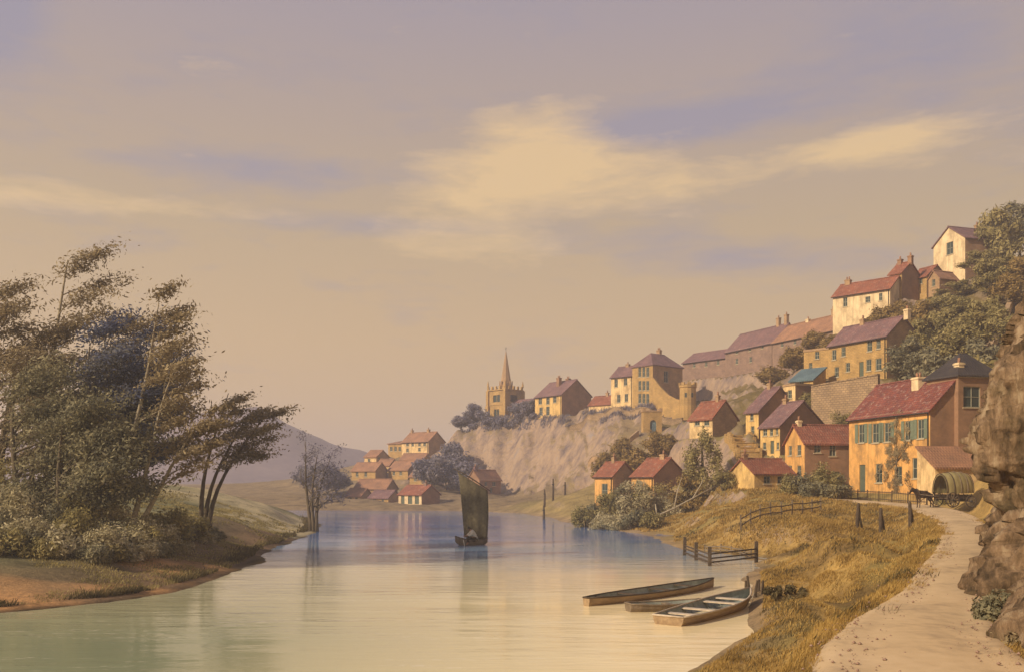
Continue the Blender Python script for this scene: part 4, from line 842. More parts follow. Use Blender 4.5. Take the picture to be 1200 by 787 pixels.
drywall('garden_wall','long low rubble wall along the cliff top below the mansion',[(668,207),(690,205),(716,201),(740,195),(766,191),(800,187)],1.0,.5,'rubble')
drywall('terrace_wall','stone parapet wall of the terrace below the slate roofed house',[(955,127),(985,123.5),(1010,121.5),(1042,120)],1.0,.5,'rubble')
drywall('retaining_wall','high tan retaining wall under the terrace, left of the ochre house roof',[(952,121),(1030,114.5)],4.4,.6,'rubble',sink=6,tops=(17.4,18.2))
drywall('slope_wall','curving field wall crossing the slope left of the gatehouse',[(690,182),(705,178),(725,178),(748,180)],.9,.4,'tan')
drywall('hill_path_wall','pale broken wall climbing the hillside near the crag top',[(1150,118),(1162,122),(1176,128),(1190,134)],1.1,.5,'pale')
# sloping yellow garden wall from the mansion down to the turret
def slopewall():
    a=W(766,476,195.5); b=W(797,474,190.5); r=thing('sloping_wall','yellow stone wall sloping down from mansion to round turret','wall',a); m=MB()
    n=8; d=b-a; t=Vector((d.x,d.y,0)).normalized(); nn=Vector((-t.y,t.x,0))*.25
    tops=[442,447,452,456,460,463,465,467,468]
    for i in range(n):
        p=a.lerp(b,i/n)-a; q=a.lerp(b,(i+1)/n)-a; zp=CH-(tops[i]-HY)/F*(a.lerp(b,i/n).y)-a.z; zq=CH-(tops[i+1]-HY)/F*(a.lerp(b,(i+1)/n).y)-a.z
        m.add([(*(p-nn).xy,-3),(*(q-nn).xy,-3),(*(q+nn).xy,-3),(*(p+nn).xy,-3),(*(p-nn).xy,zp),(*(q-nn).xy,zq),(*(q+nn).xy,zq),(*(p+nn).xy,zp)],[(0,1,5,4),(1,2,6,5),(2,3,7,6),(3,0,4,7),(4,5,6,7)])
    m.build('stonework',M['golden'],r)
slopewall()
def stairs():
    a=Vector(gp(890.5,108.5)); b=Vector(gp(862,124.5)); r=thing('stone_stairs','long flight of worn stone steps climbing between the houses','stairs',a)
    n=26; d=b-a; z1=gz(b.x,b.y); t=Vector((d.x,d.y,0)).normalized(); nn=Vector((-t.y,t.x,0)); m=MB()
    X0=Matrix(((t.x,nn.x,0,0),(t.y,nn.y,0,0),(0,0,1,0),(0,0,0,1))); L=Vector((d.x,d.y,0)).length; hs=[]
    for i in range(n):
        p=a+t*(L*(i+.5)/n); zz=max(a.z+.1+(z1-a.z)*(i+1)/n, gz(p.x,p.y)+.12)-a.z; hs.append(zz)
        m.box(L*i/n,L*(i+1)/n-.002,-1.1,1.1,zz-1.6,zz-.05,0,X0); m.box(L*i/n-.07,L*(i+1)/n-.1,-1.13,1.13,zz-.049,zz+.02*math.sin(i*5),0,X0)
    m.build('steps',M['golden'],r)
    for s in (-1,1):
        k=MB()
        for i in range(0,n,2): k.box(L*i/n,L*(i+2)/n-.003,s*1.32-.18,s*1.32+.18,hs[i]-2,hs[i]+.45,0,X0)
        k.build('side_wall',M['golden'],r)
stairs()
def post(p,h,w,mb,lean=(0,0)):
    mb.bar((p[0],p[1],p[2]-.4),(p[0]+lean[0],p[1]+lean[1],p[2]+h),w,w)
# roadside posts
pl=['left of the three wooden posts beside the road, leaning a little','middle one of the three wooden posts beside the road','right one of the three wooden posts beside the road, nearest the horse']
for i,(px,d,h) in enumerate([(1004,64,1.75),(1032,63.5,1.8),(1067,64.5,1.75)]):
    p=gp(px,d); r=thing('wooden_post',pl[i],'post',p,.3*i,'three wooden posts beside the road'); m=MB(); ln=.12-.1*i
    m.tube([(0,0,-.4),(ln*.4,0,h*.5),(ln,0,h-.12),(ln,0,h)],[.14,.125,.11,.05],7,smooth=False); m.build('shaft',M['darkwood'],r)
    m=MB(); m.tube([(.42,.05,-.2),(.2,0,h*.45),(ln+.05,0,h*.8)],[.08,.075,.06],6); m.build('brace',M['darkwood'],r)
def railfence(name,label,pts,hgt,pw,rails,mat,npost,pick=0,cat='fence',zoff=None):
    P_=[Vector(gp(*p)) for p in pts]
    if zoff is not None: P_=[Vector((p.x,p.y,max(p.z,zoff))) for p in P_]
    r=thing(name,label,cat,P_[0]); o=P_[0]; segs=[(P_[i+1]-P_[i]).length for i in range(len(P_)-1)]; T=sum(segs)
    def at(s):
        for i,L in enumerate(segs):
            if s<=L or i==len(segs)-1: return P_[i].lerp(P_[i+1],min(1,s/L))
            s-=L
    pp=[at(T*i/(npost-1)) for i in range(npost)]
    pp=[Vector((p.x,p.y,max(gz(p.x,p.y),zoff if zoff is not None else -9)))-o for p in pp]
    for i,p in enumerate(pp):
        m=MB(); m.bar((p.x,p.y,p.z-.5),(p.x+random.uniform(-.04,.04),p.y,p.z+hgt*random.uniform(.96,1.08)),pw,pw); m.build('post',M[mat],r)
    for z in rails:
        m=MB()
        for a,b in zip(pp[:-1],pp[1:]): m.bar(a+Vector((0,-pw*.55,z+random.uniform(-.03,.03))),b+Vector((0,-pw*.55,z+random.uniform(-.03,.03))),.045,.09)
        m.build('rail',M[mat],r)
    if pick:
        m=MB()
        for a,b in zip(pp[:-1],pp[1:]):
            L=(b-a).length; n=int(L/pick)
            for k in range(1,n): q=a.lerp(b,k/n); m.bar((q.x,q.y-.03,q.z+.05),(q.x,q.y-.03,q.z+hgt*.95),.035,.02)
        m.build('pickets',M[mat],r)
railfence('garden_railing','thin picket railing along the front of the large ochre house',[(982,100),(1010,94),(1040,90.5),(1066,88.5),(1086,87.8)],1.1,.09,[.25,.95],'darkwood',9,.22)
railfence('bank_fence','low broken wooden fence running across the grassy bank',[(868,71),(890,72.5),(915,74),(942,75.5),(962,77)],1.15,.1,[.4,.85],'wood',9)
railfence('waterside_fence','old post and rail fence standing in the shallows above the boats',[(802,66),(831,57.5),(858,58.5),(886,60)],1.35,.2,[.35,.62,.88],'darkwood',4,zoff=-.15)
railfence('hurdle','low hurdle of thin rails on the bank behind the waterside fence',[(826,69),(846,68),(866,66),(880,63)],.6,.07,[.25,.45],'wood',6)
# mooring posts of the far reach
for i,(px,d,h,l) in enumerate([(638,152,2.9,'left one of the three mooring posts on the far bank'),(648,154,3.6,'tallest mooring post, middle one on the far bank'),(662,158,2.2,'short faint mooring post, right one on the far bank'),(637,131,2.4,'mooring post standing in the water off the wooded point')]):
    x_,y_=G(px,d); z=max(gz(x_,y_),-.6); r=thing('mooring_post',l,'post',(x_,y_,z),0,'mooring posts'); m=MB()
    m.tube([(0,0,-.5),(.06,0,h*.6),(.02,0,h)],[.2,.16,.1],7,smooth=False); m.build('shaft',M['darkwood'],r)
    m=MB(); m.tube([(0,0,h*.72),(0,0,h*.76)],[.22,.22],8); m.build('iron_band',M['iron'],r)
# stakes by the boats
st=['thickest stake at the bow of the brown boat','second stake from the bow of the brown boat, leaning left','third stake from the bow, leaning right','short stake behind the leaning ones','thin stake at the right end of the stake cluster']
for i,(px,d,h,lx) in enumerate([(874,41,.85,.0),(879,41.4,.95,-.12),(884,41,.75,.14),(889,42,.55,.03),(893,41.3,.6,.05)]):
    p=gp(px,d); o=MB(); o.tube([(0,0,-.4),(lx*.5,0,h*.5),(lx,0,h)],[.075,.065,.05],6,smooth=False); b=o.build('mooring_stake',M['darkwood'],loc=(p[0],p[1],max(p[2],-.1)))
    tag(b,st[i],'stake','stakes at the boats')

# ---------------------------------------------------------------- boats
def hullshape(L,B,H,rise=.25,n=17,trans=.55,cres=0):
    secs=[]
    for i in range(n):
        t=i/(n-1); w=B/2*(1-abs(2*t-1)**2.4) if t>.5 else B/2*(trans+(1-trans)*(1-(1-2*t)**2.2))
        w=max(w,.03); sh=H*(1+rise*(2*t-1)**2*(1.4 if t>.5 else .6)); kz=H*.38*max(0,(t-.72)/.28)**2+H*.12*max(0,(.15-t)/.15)+cres*H*abs(2*t-1)**2.2
        secs.append((t*L-L/2,w,sh,kz))
    return secs
def boat_parts(r,L,B,H,thw,mat,inm,thm,trans=.55,X=None,rise=.25,ribs=True,cres=0):
    S=hullshape(L,B,H,trans=trans,rise=rise,cres=cres); m=MB(); prof=[(-1,1),(-.94,.6),(-.72,.12),(0,0),(.72,.12),(.94,.6),(1,1)]; k=len(prof); vs=[]
    for X_,w,sh,kz in S: vs+=[(X_,a*w,kz+(sh-kz)*b) for a,b in prof]
    for X_,w,sh,kz in S: vs+=[(X_*.985,a*max(.01,w-.035),kz+.035+(sh-kz-.035)*b) for a,b in prof]
    n=len(S); o=n*k; fo=[(i*k+j,(i+1)*k+j,(i+1)*k+j+1,i*k+j+1) for i in range(n-1) for j in range(k-1)]
    fi=[tuple(o+q for q in (i*k+j,i*k+j+1,(i+1)*k+j+1,(i+1)*k+j)) for i in range(n-1) for j in range(k-1)]
    rim=[(i*k+e,(i+1)*k+e,o+(i+1)*k+e,o+i*k+e) for i in range(n-1) for e in (0,k-1)]
    ends=[tuple(range(k)),tuple(range(o,o+k))[::-1],tuple(range((n-1)*k,n*k))[::-1]]+[(j,j+1,o+j+1,o+j) for j in ()]
    m.add(vs,fo+rim+[ends[0],ends[2]],0,False); m2=len(m.f); m.f+=fi+[ends[1]]; m.m+=[1]*(len(fi)+1); m.sm+=[False]*(len(fi)+1)
    m.build('hull',[M[mat],M[inm]],r,X)
    g=MB()
    for s in (-1,1): g.tube([(X_,s*w,sh+.02) for X_,w,sh,kz in S],[.035]*n,5)
    g.tube([(S[0][0],-S[0][1],S[0][2]+.02),(S[0][0],S[0][1],S[0][2]+.02)],[.04,.04],5)
    g.build('gunwale',M[thm],r,X)
    for t in thw:
        i=t*(n-1); a=S[int(i)]; m=MB(); w=a[1]-.04; z=a[2]-(.02 if thm!='whitewood' else .06); m.box(a[0]-.13,a[0]+.13,-w,w,z-.045,z); m.build('thwart',M[thm],r,X)
    f=MB()
    for s in np.linspace(-.5,.5,5): f.box(-L*.36,L*.25,s*B*.5-.07,s*B*.5+.05,H*.16,H*.19)
    f.build('floor_boards',M['wood'],r,X)
    for t in np.linspace(.12,.8,9):
        if thm!='whitewood': break
        rb=MB(); a=S[int(t*(n-1))]
        for (p,q),(p2,q2) in zip(prof[:-1],prof[1:]): rb.bar((a[0],p*(a[1]-.05),a[3]+.05+(a[2]-a[3]-.07)*q),(a[0],p2*(a[1]-.05),a[3]+.05+(a[2]-a[3]-.07)*q2),.03,.03)
        rb.build('rib',M[inm],r,X)
def rowboat(label,p0,p1,B,H,thw,mat,inm,thm,tilt=0,z=-.1,roll=0,trans=.55):
    a=Vector((*G(*p0),0)); b=Vector((*G(*p1),0)); c=(a+b)/2; L=(b-a).length
    r=thing('rowing_boat',label,'boat',(c.x,c.y,z),math.atan2(b.y-a.y,b.x-a.x),'rowing boats moored by the bank'); r.rotation_euler=(roll,-tilt,r.rotation_euler.z)
    boat_parts(r,L,B,H,thw,mat,inm,thm,trans=trans)
    return r
rowboat('long slender dark rimmed rowing boat afloat furthest from the bank',(687,38.8),(836,46),1.6,.42,(.16,.36,.58,.76),'boatwood','boatin','darkwood',trans=.22,z=-.15)
rowboat('small low grey rowing boat half hidden behind the brown boat',(736,37.2),(822,38.2),1.15,.33,(.3,.6),'wood','boatin','wood',z=-.08)
rowboat('brown rowing boat with pale rims, its bow on the bank',(783,33.6),(879,39.8),1.75,.46,(.2,.42,.64,.8),'boatwood','boatin','whitewood',tilt=.03,z=-.1,trans=.7)
# mooring rope
def rope():
    a=W(878,702,40); b=W(884,694,41); m=MB(); m.tube([a,a.lerp(b,.5)+Vector((0,0,-.12)),b],[.015]*3,5); o=m.build('mooring_rope',M['rope']); tag(o,'short slack rope from the brown boat bow to the stakes','rope')
rope()

# sailing boat with a boatman
SB=W(552,638,77); SB.z=0; hd=R(-158)
r=thing('sailing_boat','small dark sailing boat with one tall tan square-headed sail in midstream','boat',(SB.x,SB.y,-.22),hd)
boat_parts(r,2.75,1.5,.66,(.3,.62),'wood','darkwood','darkwood',trans=.35,rise=.32,ribs=False,cres=.42)
inv=(Matrix.Translation((SB.x,SB.y,-.22))@Matrix.Rotation(hd,4,'Z')).inverted()
def SW(px,py,d=77.4): return inv@W(px,py,d)
m=MB(); m.tube([SW(556,636),SW(555,600),SW(553.5,561)],[.055,.05,.03],7); m.build('mast',M['darkwood'],r)
m=MB(); m.tube([SW(531,548,77.3),SW(552,559.5,77.3),SW(575,575,77.3)],[.035,.055,.03],6); m.build('yard',M['darkwood'],r)
def sail():
    n=14; V=[]; 
    for k in (0,1):
        for j in range(n+1):
            v=j/n
            for i in range(n+1):
                u=i/n; tl=(536.5,552.5); tr=(571.5,574); bl_=(544,629); br=(571,632)
                lx=tl[0]+(bl_[0]-tl[0])*(v**.75); rx=tr[0]+(br[0]-tr[0])*v+1.2*math.sin(math.pi*v)
                X=lx+(rx-lx)*u; Y=(tl[1]+(tr[1]-tl[1])*u)*(1-v)+(bl_[1]+(br[1]-bl_[1])*u)*v
                q=SW(X,Y,77.2-.38*math.sin(math.pi*u)*math.sin(math.pi*min(1,v*.9+.1))+.03*math.sin(u*19)+k*.02); V.append(tuple(q))
    N_=(n+1)**2; Fc=[]
    for j in range(n):
        for i in range(n):
            a=j*(n+1)+i; Fc.append((a,a+n+1,a+n+2,a+1)); Fc.append((N_+a,N_+a+1,N_+a+n+2,N_+a+n+1))
    for i in range(n):
        for a,b in ((i,i+1),(n*(n+1)+i+1,n*(n+1)+i),((i+1)*(n+1),i*(n+1)),(i*(n+1)+n,(i+1)*(n+1)+n)): Fc.append((a,b,N_+b,N_+a))
    fastmesh('sail',V,np.array(Fc),M['canvas'],r,smooth=True)
sail()
m=MB(); m.tube([SW(571,632),SW(566,636),SW(562,637)],[.02]*3,5); m.tube([SW(544,629),SW(545,636)],[.02]*2,5); m.build('sheet_rope',M['rope'],r)
m=MB(); m.tube([SW(543,632,75.9),SW(544,637,75.6),SW(545,643,75.6)],[.03,.035,.03],5); m.build('painter_rope',M['rope'],r)

def skinned(name,joints,edges,mat,parent,X=None,sub=2):
    me=bpy.data.meshes.new(name); me.from_pydata([j[:3] for j in joints],edges,[]); o=bpy.data.objects.new(name,me); COL.objects.link(o)
    md=o.modifiers.new('s','SKIN'); sv=me.skin_vertices[0].data
    for i,j in enumerate(joints): sv[i].radius=(j[3],j[4] if len(j)>4 else j[3]); sv[i].use_root=(i==0)
    o.modifiers.new('u','SUBSURF').levels=sub
    dg=bpy.context.evaluated_depsgraph_get(); dg.update(); nm=bpy.data.meshes.new_from_object(o.evaluated_get(dg)); bpy.data.objects.remove(o)
    nm.materials.clear(); nm.materials.append(mat); nm.polygons.foreach_set('use_smooth',[True]*len(nm.polygons)); nm.name=name
    if X is not None: nm.transform(X)
    o=bpy.data.objects.new(name,nm); COL.objects.link(o)
    if parent: o.parent=parent
    return o
def boatman():
    p=W(556,632,76.5); rt=thing('person','boatman in a loose white shirt bending forward in the sailing boat','person',(p.x,p.y,.30),R(195)); rt.scale=(1.3,1.3,1.3)
    # faces +x locally (left in the picture), sitting and bent over his hands
    J=[(0,0,.18,.17,.15),(.06,0,.42,.16,.15),(.17,0,.62,.17,.14),(.26,0,.74,.075),(.36,0,.80,.105),(.41,0,.77,.08),
       (.17,.19,.62,.065),(.33,.25,.42,.05),(.55,.16,.36,.038),(.62,.13,.35,.045),(.17,-.19,.62,.065),(.33,-.25,.42,.05),(.55,-.16,.36,.038),(.62,-.13,.35,.045),
       (.08,.1,.16,.1),(.44,.13,.22,.075),(.46,.13,-.12,.055),(.57,.13,-.16,.04),(.08,-.1,.16,.1),(.44,-.13,.22,.075),(.46,-.13,-.12,.055),(.57,-.13,-.16,.04)]
    E=[(0,1),(1,2),(2,3),(3,4),(4,5),(2,6),(6,7),(7,8),(8,9),(2,10),(10,11),(11,12),(12,13),(0,14),(14,15),(15,16),(16,17),(0,18),(18,19),(19,20),(20,21)]
    skinned('body',J,E,M['skin'],rt)
    for s in (1,-1):
        for k in range(4):
            m=MB(); y0=s*.13+(k-1.5)*.019; L=(.045,.052,.049,.038)[k]; m.tube([(.64,y0,.36),(.64+L*.8,y0,.355),(.64+L,y0,.325)],[.009,.009,.007],5); m.build('finger',M['skin'],rt)
        m=MB(); m.tube([(.61,s*.09,.35),(.65,s*.075,.34),(.67,s*.08,.325)],[.011,.01,.008],5); m.build('thumb',M['skin'],rt)
    S=[(0,0,.14,.23,.2),(.05,0,.42,.22,.2),(.15,0,.62,.22,.18),(.22,0,.70,.12),(.16,.2,.61,.11),(.32,.26,.43,.09),(.45,.2,.38,.075),(.16,-.2,.61,.11),(.32,-.26,.43,.09),(.45,-.2,.38,.075),(-.2,0,.2,.14)]
    skinned('shirt',S,[(0,1),(1,2),(2,3),(2,4),(4,5),(5,6),(2,7),(7,8),(8,9),(0,10)],M['white'],rt)
    T_=[(0,0,.12,.19,.14),(.1,.11,.16,.12),(.44,.13,.22,.095),(.46,.13,-.06,.075),(.1,-.11,.16,.12),(.44,-.13,.22,.095),(.46,-.13,-.06,.075)]
    skinned('trousers',T_,[(0,1),(1,2),(2,3),(0,4),(4,5),(5,6)],M['hair'],rt)
    skinned('hair',[(.33,0,.87,.09),(.28,0,.80,.075),(.40,0,.875,.06)],[(0,1),(0,2)],M['hair'],rt)
    m=MB()
    m.tube([(.46,0,.78),(.49,0,.76),(.485,0,.735)],[.014,.02,.014],6); m.build('nose',M['skin'],rt)
boatman()

# ---------------------------------------------------------------- covered cart and horse
CP_=Vector(W(1117,598,80)); cx_,cy_=CP_.x,CP_.y
ch=R(180+14)
def cart():
    z=3.0; z=max(road_near(np.array([[cx_,cy_]]))[1][0],gz(cx_,cy_))+.03
    r=thing('covered_cart','horse drawn cart with a rounded straw coloured canvas hood on the road','cart',(cx_,cy_,z),ch)
    # +x is forward (left in the picture)
    m=MB(); m.box(-1.25,1.25,-.75,.75,.72,.80)
    m.build('bed',M['darkwood'],r)
    for s in (-1,1):
        m=MB(); m.box(-1.25,1.25,s*.78-.03,s*.78+.03,.74,1.08)
        for x0 in (-1.2,-.4,.4,1.17): m.box(x0,x0+.06,s*.81-.02,s*.81+.04,.66,1.14)
        m.build('side_board',M['darkwood'],r)
    m=MB(); m.box(-1.3,-1.25,-.78,.78,.74,1.05); m.build('tail_board',M['darkwood'],r)
    # hood: hooped cloth bulging over the sides
    n=16;k=18;V=[]
    for lay in (0,1):
        for i in range(n+1):
            t=i/n; X_=-1.3+2.6*t; bul=.9+.12*math.sin(math.pi*t)-.05*(math.cos(t*math.pi*8)*.5+.5)
            for j in range(k+1):
                a=math.pi*(j/k)*1.12-math.pi*.06; rr=(1.02*bul)-(.03 if lay else 0)
                V.append((X_*(1-.0*lay),-math.cos(a)*rr*1.0,1.45+math.sin(a)*rr*1.5+.02*noise.noise(Vector((X_*3,j*.7,0)))))
    N_=(n+1)*(k+1); Fc=[]
    for i in range(n):
        for j in range(k):
            a=i*(k+1)+j; Fc.append((a,a+k+1,a+k+2,a+1)); Fc.append((N_+a,N_+a+1,N_+a+k+2,N_+a+k+1))
    for j in range(k):
        for i in (0,n): a=i*(k+1)+j; Fc.append((a,a+1,N_+a+1,N_+a))
    fastmesh('canvas_hood',V,np.array(Fc),M['cover'],r,smooth=True)
    for X_ in (-1.3,-.65,.0,.65,1.3):
        m=MB(); bul=.9+.12*math.sin(math.pi*(X_+1.3)/2.6); rr=1.02*bul+.01
        m.tube([(X_,-math.cos(a)*rr,1.45+math.sin(a)*rr*1.5) for a in np.linspace(-.19,math.pi+.19,20)],[.035]*20,6); m.build('hoop',M['darkwood'] if abs(X_)>1 or X_==.65 else M['wood'],r)
    m=MB(); a=np.linspace(-.19,math.pi+.19,20); rr=.9*.99; m.add([(-1.25,-math.cos(t)*rr,1.45+math.sin(t)*rr*1.48) for t in a],[tuple(range(20))]); m.add([(-1.22,-math.cos(t)*rr,1.45+math.sin(t)*rr*1.48) for t in a],[tuple(range(20))[::-1]]); m.build('back_curtain',M['cover'],r)
    for x0,R_ in ((.85,.62),(-.95,.5)):
        for s in (-1,1):
            w=MB(); pts=[(x0+R_*math.cos(t),s*1.0,R_+R_*math.sin(t)*.97) for t in np.linspace(0,2*math.pi,25)]; w.tube(pts,[.045]*25,6)
            wh=w.build('wheel',M['darkwood'],r)
            q=MB()
            for t in np.arange(10)*math.pi/5: q.bar((x0,s*1.0,R_),(x0+R_*.97*math.cos(t),s*1.0,R_+R_*.95*math.sin(t)),.04,.04)
            q.build('spokes',M['wood'],wh); q=MB(); q.tube([(x0,s*.84,R_),(x0,s*1.12,R_)],[.1,.08],10); q.build('hub',M['iron'],wh)
        q=MB(); q.bar((x0,-1,R_),(x0,1,R_),.08,.08); q.build('axle',M['darkwood'],r)
        q=MB(); q.box(x0-.12,x0+.12,-.5,.5,R_+.03,.72); q.build('bolster',M['darkwood'],r)
    for s in (-1,1):
        m=MB(); m.tube([(1.2,s*.42,.8),(2.2,s*.42,.95),(3.5,s*.38,1.08)],[.045,.04,.03],6); m.build('shaft',M['wood'],r)
    return r,z
cr,cz=cart()
def horse():
    u=Matrix.Rotation(ch,4,'Z')@Vector((2.85,0,0)); z=gz(cx_+u.x,cy_+u.y); r=thing('horse','dark brown horse standing in the shafts of the covered cart','horse',(cx_+u.x,cy_+u.y,max(z,cz-.06)),ch)
    J=[(-.62,0,1.22,.3,.33),(-.25,0,1.15,.32,.35),(.2,0,1.13,.32,.36),(.55,0,1.2,.22,.3),(.80,0,1.36,.14,.22),(1.03,0,1.52,.11,.16),(1.17,0,1.56,.1,.13),(1.34,0,1.38,.08,.1),(1.46,0,1.22,.065,.075)]
    E=[(i,i+1) for i in range(8)]
    for s in (-1,1):
        b=len(J); J+=[(.56,s*.15,.98,.12,.13),(.55,s*.16,.62,.062),(.56,s*.16,.34,.042),(.56,s*.16,.1,.04),(.6,s*.16,.03,.06)]; E+=[(3,b),(b,b+1),(b+1,b+2),(b+2,b+3),(b+3,b+4)]
        b=len(J); J+=[(-.62,s*.17,1.0,.15,.19),(-.5,s*.17,.78,.1,.12),(-.76,s*.17,.5,.055),(-.74,s*.17,.12,.042),(-.7,s*.17,.03,.06)]; E+=[(0,b),(b,b+1),(b+1,b+2),(b+2,b+3),(b+3,b+4)]
    b=len(J)
    for s in (-1,1): J.append((1.12,s*.07,1.74,.025)); E.append((6,len(J)-1))
    skinned('body',J,E,M['horse'],r)
    m=MB()
    for i in range(10):
        t=i/9; p=Vector((.62,0,1.5)).lerp(Vector((1.10,0,1.66)),t); m.tube([p,p+Vector((-.08,.1,-.14)),p+Vector((-.07,.13,-.3))],[.04,.035,.01],5)
    m.build('mane',M['hair'],r); m=MB(); m.tube([(-.85,0,1.34),(-1.0,0,1.2),(-1.02,0,.8),(-.98,0,.55)],[.05,.07,.06,.015],7); m.build('tail',M['hair'],r)
    m=MB(); m.tube([(.66+.12*math.cos(t)*1.0+.0,.27*math.sin(t),1.3+.3*math.cos(t)) for t in np.linspace(0,6.283,17)],[.055]*17,6); m.build('collar',M['darkwood'],r)
    m=MB(); m.box(-.12,.16,-.29,.29,1.36,1.46); m.build('saddle_pad',M['darkwood'],r)
horse()

# ---------------------------------------------------------------- near crags
def crag(name,label,prof,cy,rx,ry,seed,amp,lean=0,n=150,mat='rock'):
    """prof: (z, x of the left edge); body runs rx to the right and ry deep; split into slabs that lean up to the right"""
    prof=sorted(prof); nz=int((prof[-1][0]-prof[0][0])/.075); zs=np.linspace(prof[0][0],prof[-1][0],nz); ed=np.interp(zs,[p[0] for p in prof],[p[1] for p in prof])
    z0=zs[0]; top=zs[-1]; V=[];k=n; c0=Vector((ed[0]+rx,cy,z0)); al=Vector((.46,.1,.88)); ac=Vector((.78,.48,-.40))
    for i,(z,e) in enumerate(zip(zs,ed)):
        t=(z-z0)/(top-z0); cap=1 if t<.9 else max(.04,math.sqrt(max(0,1-((t-.9)/.1)**2)))
        for j in range(k):
            a=2*math.pi*j/k; ca,sa=math.cos(a),math.sin(a); se=lambda v:math.copysign(abs(v)**.85,v)
            p=Vector((e+rx+se(ca)*rx*cap, cy+lean*(z-z0)+se(sa)*ry*cap, z))
            q=Vector((p.dot(ac)*.95,p.y*.8,p.dot(al)*.2))+Vector((seed,seed*.7,0))
            w=q+noise.noise_vector(p*.7)*.35
            dsp=amp*(noise.cell(w)-.5)*1.1+amp*.55*(noise.cell(w*2.3)-.5)+amp*.8*noise.fractal(q*.8,.7,2.1,6)
            dsp+=amp*.6*noise.fractal(p*1.3+Vector((seed,0,0)),.8,2.2,5)
            V.append(tuple(p+Vector((ca,sa,.1*noise.noise(w)))*dsp-c0))
    Fc=[(i*k+j,i*k+(j+1)%k,(i+1)*k+(j+1)%k,(i+1)*k+j) for i in range(nz-1) for j in range(k)]
    o=fastmesh(name,V,np.array(Fc),M[mat],smooth=True); o.location=c0
    tag(o,label,'rock','crags on the right of the road'); return o
# upper crag: left outline read at about 29 m
crag('rock_crag','tall leaning brown crag rising at the right edge beside the road',[(1.2,17.6),(2.6,16.7),(3.6,16.1),(4.4,15.6),(5.2,15.2),(6.0,14.95),(6.8,14.9),(7.4,15.1),(8.6,15.5),(9.8,16.15),(10.8,16.6),(11.8,17.1),(13.0,18.3),(14.4,20.8)],30,5.6,2.6,3.1,.36,.1)
crag('rock_crag','lower mossy brown crag bulging over the road verge, nearest the camera',[(1.9,10.8),(2.4,10.55),(2.9,10.6),(3.4,10.85),(3.9,11.2),(4.5,11.8),(5.2,12.7)],21.4,3.6,2.8,8.4,.36)
crag('rock_crag','low shaded rock at the bottom right corner of the road',[(1.9,8.2),(2.4,7.95),(2.8,8.05),(3.1,8.3),(3.5,8.8),(3.9,9.7)],14.9,3.2,3.3,12.2,.28)
crag('rock_crag','small rounded rock under the tall crag where the cart road begins',[(1.8,18.1),(2.6,17.8),(3.4,17.9),(4.2,18.4),(5.0,19.2)],34.6,3.0,2.6,17.7,.35)
for k,(x_,y_,w,h,c,l) in enumerate([(7.75,13.0,1.0,.45,1,'dark weeds at the bottom right corner of the road'),(8.4,15.6,.9,.5,2,'brown weeds in front of the corner rock'),(9.3,18.0,1.3,.7,1,'dark weeds where corner rock and lower crag meet'),(10.6,20.0,1.0,.5,2,'brown weeds at the foot of the lower crag'),(12.1,24.0,1.1,.6,1,'dark weeds at the far foot of the lower crag'),(13.8,23.6,1.5,.8,1,'dark weeds growing on the lower mossy crag'),(11.8,18.6,1.8,.9,2,'low weeds between the lower crag and the corner rock'),(18.2,32.6,1.6,1.1,1,'dark bush between the tall crag and the small rounded rock'),(20.5,36.5,3,2.4,2,'bush behind the small rounded rock')]):
    bush('weed_bush',l,(x_,y_,gz(x_,y_)-.1),600+k,w,h,['','leaf_dark','leaf_brown'][c],1500,.06,'weeds on the crags',lumps=12)
bush('reed_clump','dark clump of reeds and weeds beside the brown boat on the bank',(11.3,38.5,gz(11.3,38.5)-.05),701,2.6,.6,'reed',1500,.09,lumps=16)

# ---------------------------------------------------------------- grass
def grass(name,label,n,region,h0,matn,seed,wid=.012,clumps=.5,dens=None):
    g=np.random.default_rng(seed); P_=region(g,n*3); z=ground(P_); d,_,rw=road_near(P_)
    s=np.maximum(sdist(P_,PR),sdist(P_,PL)); ok=(z>(17.5 if name=='cliff_scrub' else .12))&(d>rw/2-.22+.9*fbm(P_[:,0],P_[:,1],1.1,9,3))&(s>.5); cl=fbm(P_[:,0],P_[:,1],1.6,seed,3)+.6*fbm(P_[:,0],P_[:,1],5,seed+4,2); ok&=(cl+.25*g.random(len(P_))>clumps-.5)
    P_=P_[ok][:n]; z=z[ok][:n]; k=len(P_); D=P_[:,1]
    h=h0*(.4+g.random(k)*.9)*(1+.8*np.clip(cl[ok][:n],0,1)); w=np.maximum(wid,D*.00045)*(.7+.6*g.random(k)); a=g.random(k)*6.28
    b=np.c_[P_,z-.02]; sx=np.c_[np.cos(a),np.sin(a),np.zeros(k)]*w[:,None]; ln=np.c_[g.normal(size=k)*.35+.25,g.normal(size=k)*.3,np.zeros(k)]*h[:,None]
    top=b+np.c_[np.zeros(k),np.zeros(k),h]+ln; mid=b+(top-b)*.55-ln*.18
    V=np.stack([b-sx,b+sx,mid+sx*.7,top,mid-sx*.7],1).reshape(-1,3); Fc=np.arange(k*5).reshape(-1,5)
    tag(fastmesh(name,V,Fc,M[matn]),label,'grass',kind='stuff')
def regR(y0,y1,pw,xr):
    def f(g,n):
        y_=y0+(y1-y0)*g.random(n)**pw; lo=np.interp(y_,[12,25,40,50,60,66,80,93,108,130],[1.5,4.5,10,12.5,14.8,13.5,12.5,13,9,7]); hi=np.interp(y_,[12,40,60,90,130],[14,20,28,34,30])+xr
        return np.c_[lo+(hi-lo)*g.random(n),y_]
    return f
grass('bank_grass','dry ochre grass covering the right bank between river and road',90000,regR(12,48,1.15,0),.11,'grass',41,.006,.47)
